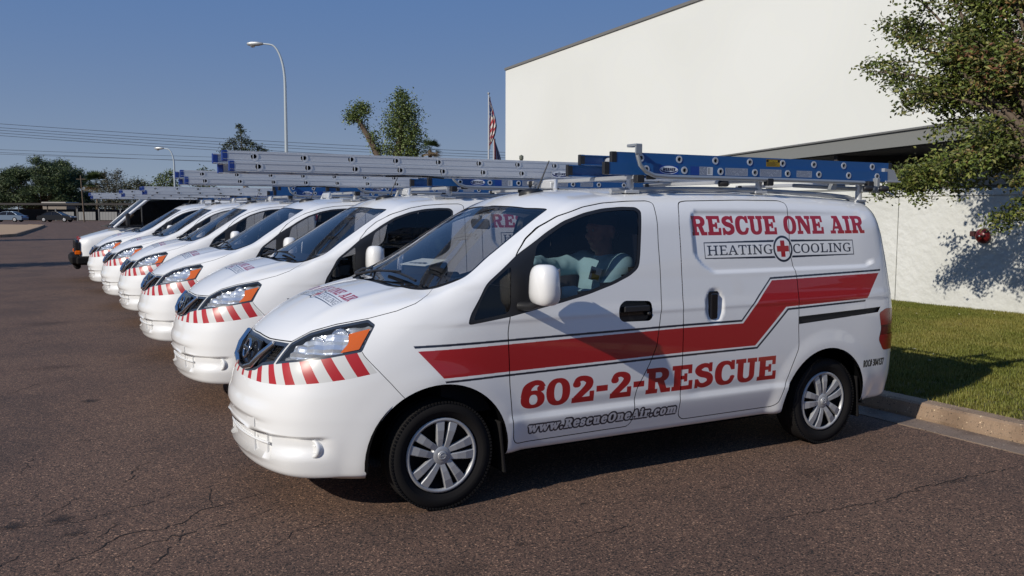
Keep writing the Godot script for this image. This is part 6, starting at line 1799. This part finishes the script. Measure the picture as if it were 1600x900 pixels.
# ------------------------------------------------------------------ ladders on the racks
func label_tex(kind: int) -> ImageTexture:
	var img := Image.create(512, 160, false, Image.FORMAT_RGB8)
	var blue := Color(0.03, 0.24, 0.60); var white := Color(0.92, 0.93, 0.94)
	if kind == 0 or kind == 4:
		var ground := Color(0.05, 0.27, 0.62) if kind == 0 else Color(0.72, 0.73, 0.75)
		img.fill(ground)
		fill_poly(img, disc(Vector2(256, 80), Vector2(250, 74)), white); fill_poly(img, disc(Vector2(256, 80), Vector2(238, 64)), Color(0.05, 0.12, 0.38))
		fill_poly(img, disc(Vector2(270, 66), Vector2(226, 50)), white)
		print_text(img, "WERNER", "Droid Sans", Rect2(76, 42, 370, 62), Color(0.04, 0.08, 0.25), Vector2(4, 4), 0.2)
	elif kind == 1:
		img.fill(Color(0.62, 0.50, 0.06)); img.fill_rect(Rect2i(8, 8, 496, 56), Color(0.02, 0.02, 0.02))
		print_text(img, "CAUTION", "Droid Sans", Rect2(90, 14, 330, 44), Color(0.75, 0.62, 0.1), Vector2(3, 3))
		for i in 5: img.fill_rect(Rect2i(30, 76 + i * 15, 300 + (i * 97) % 140, 6), Color(0.05, 0.05, 0.05))
	else:
		img.fill(Color(0.60, 0.63, 0.68))
		var r := RandomNumberGenerator.new(); r.seed = 30 + kind
		for i in 9:
			var x := 14
			while x < 480:
				var w := 10 + r.randi() % 46
				if r.randf() < 0.85: img.fill_rect(Rect2i(x, 12 + i * 16, mini(w, 490 - x), 6), Color(0.20, 0.24, 0.34))
				x += w + 8
		if kind == 3:
			img.fill_rect(Rect2i(0, 0, 200, 160), Color(0.10, 0.25, 0.55)); img.fill_rect(Rect2i(380, 10, 120, 140), white)
			for i in 20: img.fill_rect(Rect2i(390 + i * 5, 16, 1 + r.randi() % 3, 126), Color(0.05, 0.05, 0.05))
	return ImageTexture.create_from_image(img)

func sticker(parent: Node, called: String, tex: int, at: Vector3, w: float, h: float):
	var key := "label_%d" % tex
	if not M.has(key):
		var m := mat(1, 1, 1, 0.4); m.albedo_texture = label_tex(tex); m.texture_repeat = false; M[key] = m
	var mb := MB.new(); mb.hasu = true
	var a := at + Vector3(-w * 0.5, -h * 0.5, 0); var b := at + Vector3(w * 0.5, -h * 0.5, 0); var c := at + Vector3(w * 0.5, h * 0.5, 0); var d := at + Vector3(-w * 0.5, h * 0.5, 0)
	mb.v.append_array([a, c, b, a, d, c])
	for i in 6: mb.n.append(Vector3(0, 0, 1))
	mb.u.append_array([Vector2(0, 1), Vector2(1, 0), Vector2(1, 1), Vector2(0, 1), Vector2(0, 0), Vector2(1, 0)])
	obj(called, mb, M[key], parent)

func make_ladder(l: Node3D, length: float, rung0: float, nrung: int, zl: Vector2, zu: Vector2, yl: float, yu: float, hl: float, hu: float, dxu: float, blue: bool):
	var rm: Material = M.blue_rail if blue else M.alu
	var cap: Material = M.black if blue else M.blue_cap
	for sec in 2:
		var z2: Vector2 = zl if sec == 0 else zu
		var y: float = yl if sec == 0 else yu
		var h: float = hl if sec == 0 else hu
		var dx: float = 0.0 if sec == 0 else dxu
		for k in 2:
			var z: float = z2.x if k == 0 else z2.y
			var s := 1.0 if k == 0 else -1.0
			var r := MB.new()
			# the web, with a round opening for every rung
			var xs := [dx]
			for i in nrung:
				var rx := rung0 + i * 0.3048 + (0.02 if sec == 0 else 0.0)
				if rx < length + dx - 0.03: xs.append(rx)
			xs.append(length + dx)
			for i in xs.size() - 1:
				var pp := PackedVector2Array()
				var x0: float = xs[i]; var x1: float = xs[i + 1]
				pp.append(Vector2(x0, y - h * 0.5)); pp.append(Vector2(x1, y - h * 0.5))
				if i < xs.size() - 2:
					for q in 9: pp.append(Vector2(x1 - 0.0205 * sin(PI * q / 8.0), y - 0.0205 * cos(PI * q / 8.0)))
				pp.append(Vector2(x1, y + h * 0.5)); pp.append(Vector2(x0, y + h * 0.5))
				if i > 0:
					for q in 9: pp.append(Vector2(x0 + 0.0205 * sin(PI * q / 8.0), y + 0.0205 * cos(PI * q / 8.0)))
				r.prism(pp, Transform3D(Basis(), Vector3(0, 0, z - 0.0025)), 0.005)
			for e in [1.0, -1.0]: r.box(Vector3(length * 0.5 + dx, y + e * (h * 0.5 - 0.003), z - s * 0.014), Vector3(length, 0.006, 0.024), Basis(), 0.0015)
			if not blue:
				for e in [0.30, -0.30]: r.box(Vector3(length * 0.5 + dx, y + e * h, z + s * 0.0035), Vector3(length, 0.004, 0.003))
			var ro := obj("rail", r, rm, l)
			for e in [0.0, 1.0]:
				if e == 1.0 and blue and sec == 0: continue
				var c := MB.new(); c.box(Vector3(lerpf(0.012, length - 0.012, e) + dx, y, z - s * 0.010), Vector3(0.034 if not blue else 0.040, h + 0.003, 0.030), Basis(), 0.004); obj("end_cap", c, cap, ro)
		for i in nrung:
			var x := rung0 + i * 0.3048 + (0.02 if sec == 0 else 0.0)
			var g := MB.new(); rung(g, x, y, z2.x + 0.003, z2.y - 0.003, 0.0195, blue)
			var go := obj("rung", g, M.alu, l)
			var bo := MB.new(); bo.tube([Vector3(x + (0.0 if blue else 0.0025), y, z2.x - 0.006), Vector3(x + (0.0 if blue else 0.0025), y, z2.y + 0.006)], 0.0132 if blue else 0.0155, 12); obj("bore", bo, M.gap, go)

func rung(mb: MB, x: float, y: float, za: float, zb: float, r: float, roundish: bool):
	# hollow bar with flared open ends; D-shaped in the metal ladders
	var N := 16
	var out_ := []; var inn := []
	for k in N:
		var a := TAU * k / N
		var p := Vector2(cos(a), sin(a))
		if not roundish: p = Vector2(maxf(p.x, -0.35), p.y)
		out_.append(p * r); inn.append(p * r * 0.70)
	var f := 1.24 if roundish else 1.38
	for k in N:
		var k2 := (k + 1) % N
		var A: Vector2 = out_[k]; var B: Vector2 = out_[k2]; var C: Vector2 = inn[k]; var D: Vector2 = inn[k2]
		var q := func(p: Vector2, z: float, s := 1.0) -> Vector3: return Vector3(x + p.x * s, y + p.y * s, z)
		var na := Vector3(A.x, A.y, 0).normalized(); var nb := Vector3(B.x, B.y, 0).normalized()
		mb.tri3(q.call(A, za), q.call(B, za), q.call(B, zb), na, nb, nb); mb.tri3(q.call(A, za), q.call(B, zb), q.call(A, zb), na, nb, na)
		mb.tri3(q.call(C, za), q.call(D, za), q.call(D, zb), -na, -nb, -nb); mb.tri3(q.call(C, za), q.call(D, zb), q.call(C, zb), -na, -nb, -na)
		for e in [[za, 1.0], [zb, -1.0]]:
			var z: float = e[0]; var s: float = e[1]
			var n := Vector3(0, 0, s)
			mb.tri3(q.call(A, z + 0.003 * s, f), q.call(B, z + 0.003 * s, f), q.call(D, z + 0.004 * s), n, n, n); mb.tri3(q.call(A, z + 0.003 * s, f), q.call(D, z + 0.004 * s), q.call(C, z + 0.004 * s), n, n, n)
			mb.tri3(q.call(A, z + 0.003 * s, f), q.call(B, z + 0.003 * s, f), q.call(B, z - 0.004 * s, f), na, nb, nb); mb.tri3(q.call(A, z + 0.003 * s, f), q.call(B, z - 0.004 * s, f), q.call(A, z - 0.004 * s, f), na, nb, na)

func ladders():
	var zs := [0.0, -2.808, -5.439, -8.602, -11.131, -14.286]
	var xs := [0.0, 0.02, -0.02, -0.01, -0.10, -0.18]
	var which := ["nearest", "second", "third", "fourth", "fifth", "sixth"]
	var b := thing("blue_ladder", "blue extension ladder on the nearest van's roof rack, its whole side in view", "ladder", Vector3(2.04, 0, 0), 0.0, "blue ladders on the van roofs")
	make_ladder(b, 2.56, 0.29, 8, Vector2(0.625, 0.185), Vector2(0.595, 0.215), 1.893, 1.964, 0.074, 0.066, 0.075, true)
	sticker(b, "brand_label", 0, Vector3(0.49, 1.893, 0.6285), 0.15, 0.055)
	sticker(b, "caution_label", 1, Vector3(1.42, 1.964, 0.5985), 0.13, 0.05)
	sticker(b, "printed_label", 3, Vector3(0.76, 1.893, 0.6285), 0.19, 0.055)
	sticker(b, "printed_label", 2, Vector3(1.06, 1.893, 0.6285), 0.20, 0.05)
	sticker(b, "printed_label", 2, Vector3(1.37, 1.893, 0.6285), 0.20, 0.05)
	sticker(b, "printed_label", 5, Vector3(1.69, 1.893, 0.6285), 0.15, 0.045)
	for z in [0.60, 0.205]:
		var sh := MB.new()
		sh.prism(PackedVector2Array([Vector2(2.53, -0.035), Vector2(2.69, -0.035), Vector2(2.635, 0.05), Vector2(2.53, 0.06)]), Transform3D(Basis(), Vector3(0, 1.896, z - 0.02)), 0.045)
		sh.box(Vector3(2.62, 1.857, z), Vector3(0.17, 0.012, 0.07), Basis(), 0.003)
		obj("ladder_shoe", sh, M.alu_dull, b)
	var s := thing("silver_ladder", "long silver extension ladder on the far side of the nearest van's rack", "ladder", Vector3(0.0, 0, 0), 0.0, "silver ladders on the van roofs")
	make_ladder(s, 4.28, 0.15, 14, Vector2(-0.35, -0.75), Vector2(-0.375, -0.725), 1.894, 1.956, 0.060, 0.062, -0.035, false)
	sticker(s, "brand_label", 4, Vector3(2.32, 1.894, -0.3435), 0.16, 0.05)
	var rope := MB.new(); rope.tube([Vector3(1.0, 1.855, -0.40), Vector3(1.2, 1.862, -0.36), Vector3(1.42, 1.85, -0.40)], 0.006, 5); obj("rope", rope, M.black, s)
	for i in range(1, 6):
		dup(b, "blue_ladder", Vector3(2.04 + xs[i], 0, zs[i]), "blue ladder on the roof rack of the %s van of the row" % which[i])
		if i != 2: dup(s, "silver_ladder", Vector3([0.0, 0.11, 0.0, 0.36, 0.34, 0.06][i] + xs[i], 0, zs[i]), "silver ladder on the roof rack of the %s van of the row" % which[i])

# ------------------------------------------------------------------ the driver, and what lies on the dashboard
class Net:
	# surface nets over a field of tapered capsules
	static func build(bones: Array, cell: float, blend: float) -> Array:
		var cells := {}
		for b in bones:
			var lo: Vector3 = b[0].min(b[1]) - Vector3.ONE * (maxf(b[2], b[3]) + cell * 2); var hi: Vector3 = b[0].max(b[1]) + Vector3.ONE * (maxf(b[2], b[3]) + cell * 2)
			for x in range(int(floor(lo.x / cell)), int(ceil(hi.x / cell)) + 1):
				for y in range(int(floor(lo.y / cell)), int(ceil(hi.y / cell)) + 1):
					for z in range(int(floor(lo.z / cell)), int(ceil(hi.z / cell)) + 1):
						var k := Vector3i(x, y, z)
						if cells.has(k): continue
						var p := Vector3(x, y, z) * cell
						var d: float = dist1(b, p)
						if d < cell * 2.2: cells[k] = value(bones, p, blend)
		var verts := {}
		var P := PackedVector3Array(); var N := PackedVector3Array(); var T := PackedInt32Array()
		var corner := [Vector3i(0, 0, 0), Vector3i(1, 0, 0), Vector3i(0, 1, 0), Vector3i(1, 1, 0), Vector3i(0, 0, 1), Vector3i(1, 0, 1), Vector3i(0, 1, 1), Vector3i(1, 1, 1)]
		var edges := [[0, 1], [2, 3], [4, 5], [6, 7], [0, 2], [1, 3], [4, 6], [5, 7], [0, 4], [1, 5], [2, 6], [3, 7]]
		for k in cells:
			var f := []; var okk := true
			for c in corner:
				if not cells.has(k + c):
					okk = false; break
				f.append(cells[k + c])
			if not okk: continue
			var s := Vector3.ZERO; var n := 0
			for e in edges:
				var a: float = f[e[0]]; var b: float = f[e[1]]
				if (a < 0) != (b < 0):
					var t := a / (a - b); s += Vector3(k + corner[e[0]]).lerp(Vector3(k + corner[e[1]]), t); n += 1
			if n == 0: continue
			var p := s / n * cell
			verts[k] = P.size(); P.append(p)
			var h := cell * 0.5
			N.append(Vector3(value(bones, p + Vector3(h, 0, 0), blend) - value(bones, p - Vector3(h, 0, 0), blend), value(bones, p + Vector3(0, h, 0), blend) - value(bones, p - Vector3(0, h, 0), blend), value(bones, p + Vector3(0, 0, h), blend) - value(bones, p - Vector3(0, 0, h), blend)).normalized())
		for k in verts:
			for ax in 3:
				var d := Vector3i.ZERO; d[ax] = 1
				if not cells.has(k + d) or (cells[k] < 0) == (cells[k + d] < 0): continue
				var u := Vector3i.ZERO; u[(ax + 1) % 3] = 1
				var v := Vector3i.ZERO; v[(ax + 2) % 3] = 1
				if verts.has(k - u) and verts.has(k - v) and verts.has(k - u - v): T.append_array([verts[k], verts[k - u], verts[k - u - v], verts[k], verts[k - u - v], verts[k - v]])
		return [P, N, T]
	static func dist1(b: Array, p: Vector3) -> float:
		var ab: Vector3 = b[1] - b[0]
		var t := clampf((p - b[0]).dot(ab) / maxf(ab.length_squared(), 1e-9), 0.0, 1.0)
		return p.distance_to(b[0] + ab * t) - lerpf(b[2], b[3], t)
	static func value(bones: Array, p: Vector3, blend: float) -> float:
		var d := 10.0
		for b in bones:
			var e := dist1(b, p)
			var h := maxf(blend - absf(d - e), 0.0) / blend
			d = minf(d, e) - h * h * blend * 0.25
		return d

func net_mesh(bones: Array, cell: float, blend: float) -> MB:
	var r := Net.build(bones, cell, blend)
	var mb := MB.new()
	for i in range(0, r[2].size(), 3): mb.tri3(r[0][r[2][i]], r[0][r[2][i + 1]], r[0][r[2][i + 2]], r[1][r[2][i]], r[1][r[2][i + 1]], r[1][r[2][i + 2]])
	return mb

func driver_and_dash():
	var d := thing("person", "driver in a pale blue long-sleeved work shirt holding the steering wheel", "person", Vector3(2.15, 0.74, 0.40))
	var o := Vector3(2.15, 0.74, 0.40)
	# joints, in van coordinates
	var hip := Vector3(2.14, 0.80, 0.40); var chest := Vector3(2.19, 1.16, 0.41); var neck := Vector3(2.19, 1.36, 0.41); var head := Vector3(2.17, 1.49, 0.42)
	var shl := Vector3(2.19, 1.285, 0.60); var shr := Vector3(2.16, 1.29, 0.22)
	var ell := Vector3(2.00, 1.09, 0.69); var elr := Vector3(1.93, 1.26, 0.20)
	var wrl := Vector3(1.76, 1.13, 0.585); var wrr := Vector3(1.70, 1.305, 0.31)
	var kl := Vector3(1.70, 0.84, 0.52); var kr := Vector3(1.70, 0.84, 0.30); var fl := Vector3(1.52, 0.46, 0.50); var fr := Vector3(1.52, 0.46, 0.30)
	var skin_m := mat(0.33, 0.16, 0.10, 0.55)
	var body := [[neck - Vector3(0, 0.06, 0), head - Vector3(0, 0.02, 0), 0.056, 0.055], [wrl, wrl + Vector3(-0.03, 0.01, -0.005), 0.028, 0.03], [wrr, wrr + Vector3(-0.03, 0, 0.01), 0.028, 0.03], [chest, neck, 0.08, 0.05], [chest, shl, 0.06, 0.05], [chest, shr, 0.06, 0.05], [shl, ell, 0.045, 0.036], [ell, wrl, 0.036, 0.026], [shr, elr, 0.045, 0.036], [elr, wrr, 0.036, 0.026], [hip, chest, 0.10, 0.10]]
	# hands: palms on the rim, four fingers curled round it and a thumb
	for hnd in [[wrl, Vector3(-0.055, 0.01, -0.01), Vector3(0.15, 0.95, 0.2)], [wrr, Vector3(-0.055, -0.005, 0.02), Vector3(0.1, 0.9, -0.3)]]:
		var w: Vector3 = hnd[0]; var f: Vector3 = hnd[1].normalized(); var sd: Vector3 = hnd[2].normalized()
		body.append([w + f * 0.02, w + f * 0.065, 0.028, 0.030])
		var dn := f.cross(sd).normalized()
		if dn.x > 0: dn = -dn
		for q in 4:
			var kx := w + f * (0.075 + 0.004 * (1 - absi(q - 1))) + sd * (0.03 - 0.02 * q)
			var l := [0.030, 0.034, 0.031, 0.025][q] as float
			var p1 := kx + (f * 0.8 + dn * 0.5).normalized() * l; var p2 := p1 + (f * 0.05 + dn).normalized() * l * 0.8; var p3 := p2 + (-f * 0.8 + dn * 0.4).normalized() * l * 0.6
			body.append([kx, p1, 0.0095, 0.009]); body.append([p1, p2, 0.009, 0.0085]); body.append([p2, p3, 0.0085, 0.0075])
		body.append([w + f * 0.03 + sd * 0.02, w + f * 0.06 + sd * 0.05, 0.012, 0.010]); body.append([w + f * 0.06 + sd * 0.05, w + f * 0.085 + sd * 0.045 + dn * 0.015, 0.010, 0.008])
	# head: skull, jaw, nose, ears, brow
	body.append([head + Vector3(0.015, 0.035, 0), head + Vector3(-0.02, 0.03, 0), 0.088, 0.082]); body.append([head + Vector3(-0.035, -0.06, 0), head + Vector3(-0.055, -0.085, 0), 0.055, 0.035])
	body.append([head + Vector3(-0.095, 0.02, 0), head + Vector3(-0.118, -0.022, 0), 0.009, 0.015])
	for s in [1.0, -1.0]:
		body.append([head + Vector3(0.015, 0.01, 0.088 * s), head + Vector3(0.02, -0.03, 0.082 * s), 0.014, 0.010])
		body.append([head + Vector3(-0.088, 0.038, 0.05 * s), head + Vector3(-0.10, 0.045, 0.012 * s), 0.010, 0.010])
		body.append([head + Vector3(-0.06, -0.03, 0.045 * s), head + Vector3(-0.075, -0.02, 0.03 * s), 0.030, 0.02])
	body.append([head + Vector3(-0.092, -0.058, 0.018), head + Vector3(-0.092, -0.058, -0.018), 0.010, 0.010])
	var bm := net_mesh(body, 0.009, 0.018)
	d.position = Vector3.ZERO
	obj("body", bm, skin_m, d)
	var shirt := [[hip + Vector3(0.0, 0.02, 0.07), chest + Vector3(0, 0, 0.07), 0.125, 0.125], [hip + Vector3(0.0, 0.02, -0.07), chest + Vector3(0, 0, -0.07), 0.125, 0.125], [chest, neck - Vector3(0, 0.05, 0), 0.13, 0.072], [chest + Vector3(0, 0.08, 0.06), shl, 0.10, 0.078], [chest + Vector3(0, 0.08, -0.06), shr, 0.10, 0.078], [shl, ell, 0.076, 0.060], [ell, wrl + (ell - wrl) * 0.06, 0.060, 0.042], [shr, elr, 0.072, 0.058], [elr, wrr + (elr - wrr) * 0.06, 0.058, 0.042]]
	# folds
	var r3 := RandomNumberGenerator.new(); r3.seed = 5
	for e in [[shl, ell], [ell, wrl], [shr, elr], [elr, wrr]]:
		for k in 4:
			var c: Vector3 = e[0].lerp(e[1], 0.15 + 0.2 * k); var a := r3.randf() * TAU
			var off := Vector3(0.02, cos(a), sin(a)) * 0.045
			shirt.append([c + off, c + off * 0.7 + (e[1] - e[0]).normalized() * 0.05, 0.018, 0.012])
	var cloth := mat(0.27, 0.46, 0.53, 0.85)
	obj("shirt", net_mesh(shirt, 0.013, 0.03), cloth, d)
	var collar := MB.new()
	for s in [1.0, -1.0]: collar.box(neck + Vector3(-0.055, -0.035, 0.045 * s), Vector3(0.03, 0.012, 0.085), Basis(Vector3(1, 0, 0), 0.5 * s) * Basis(Vector3(0, 0, 1), 0.7), 0.004)
	obj("collar", collar, cloth, d)
	var tr := [[hip, kl, 0.105, 0.075], [hip, kr, 0.105, 0.075], [kl, fl, 0.07, 0.055], [kr, fr, 0.07, 0.055], [hip, hip + Vector3(0, 0.06, 0), 0.13, 0.12]]
	obj("trousers", net_mesh(tr, 0.018, 0.03), mat(0.012, 0.014, 0.022, 0.9), d)
	var sh := [[fl + Vector3(0.03, -0.04, 0), fl + Vector3(-0.17, -0.06, 0), 0.045, 0.035], [fr + Vector3(0.03, -0.04, 0), fr + Vector3(-0.17, -0.06, 0), 0.045, 0.035]]
	obj("shoes", net_mesh(sh, 0.016, 0.02), M.rubber, d)
	var hair := [[head + Vector3(0.03, 0.055, 0), head + Vector3(-0.02, 0.065, 0), 0.090, 0.080], [head + Vector3(0.05, 0.0, 0), head + Vector3(0.06, -0.03, 0), 0.070, 0.05]]
	obj("hair", net_mesh(hair, 0.012, 0.03), mat(0.03, 0.025, 0.02, 0.8), d)
	for s in [1.0, -1.0]:
		var ey := MB.new(); ey.lathe([Vector2(0.0, 0.011), Vector2(0.006, 0.009), Vector2(0.010, 0.003)], 10, xfz(head + Vector3(-0.094, 0.018, 0.032 * s), Vector3(-1, 0, 0.15 * s))); obj("eye", ey, mat(0.25, 0.24, 0.23, 0.3), d)
	# patches on the sleeve and chest
	var pbs := Basis(Vector3.UP, -0.93) * Basis(Vector3(0, 0, 1), -0.25)
	var pc := Vector3(2.052, 1.235, 0.515)
	var pa := MB.new(); pa.box(pc, Vector3(0.075, 0.085, 0.008), pbs, 0.002); obj("chest_patch", pa, mat(0.62, 0.62, 0.58, 0.8), d)
	var pb := MB.new(); pb.box(pc + pbs * Vector3(0.006, -0.018, 0.004), Vector3(0.05, 0.034, 0.004), pbs); obj("patch_lower", pb, mat(0.50, 0.30, 0.03, 0.8), d)
	var pk := MB.new(); pk.box(pc + pbs * Vector3(-0.014, 0.012, 0.004), Vector3(0.030, 0.026, 0.004), pbs); obj("patch_upper", pk, M.black, d)
	# printed notice lying on the dashboard
	var pn := thing("paper_notice", "pale printed sheet propped on a dark box on the nearest van's dashboard", "paper", Vector3(1.22, 1.215, -0.32))
	var bx := MB.new(); bx.box(Vector3(0.03, 0.03, 0), Vector3(0.17, 0.07, 0.26), Basis(Vector3.UP, 0.3) * Basis(Vector3(0, 0, 1), 0.1), 0.006); obj("box", bx, M.black, pn)
	var sheet := MB.new(); sheet.box(Vector3(0.015, 0.072, 0.0), Vector3(0.20, 0.003, 0.27), Basis(Vector3.UP, 0.3) * Basis(Vector3(0, 0, 1), 0.16)); obj("sheet", sheet, mat(0.62, 0.66, 0.62, 0.8), pn)
	var ln := MB.new()
	for k in 4: ln.box(Vector3(-0.05 + 0.012 * k, 0.0655 + 0.002 * k, -0.06 + 0.045 * k), Vector3(0.02, 0.003, 0.034), Basis(Vector3.UP, 0.3) * Basis(Vector3(0, 0, 1), 0.16))
	obj("print", ln, M.black, pn)
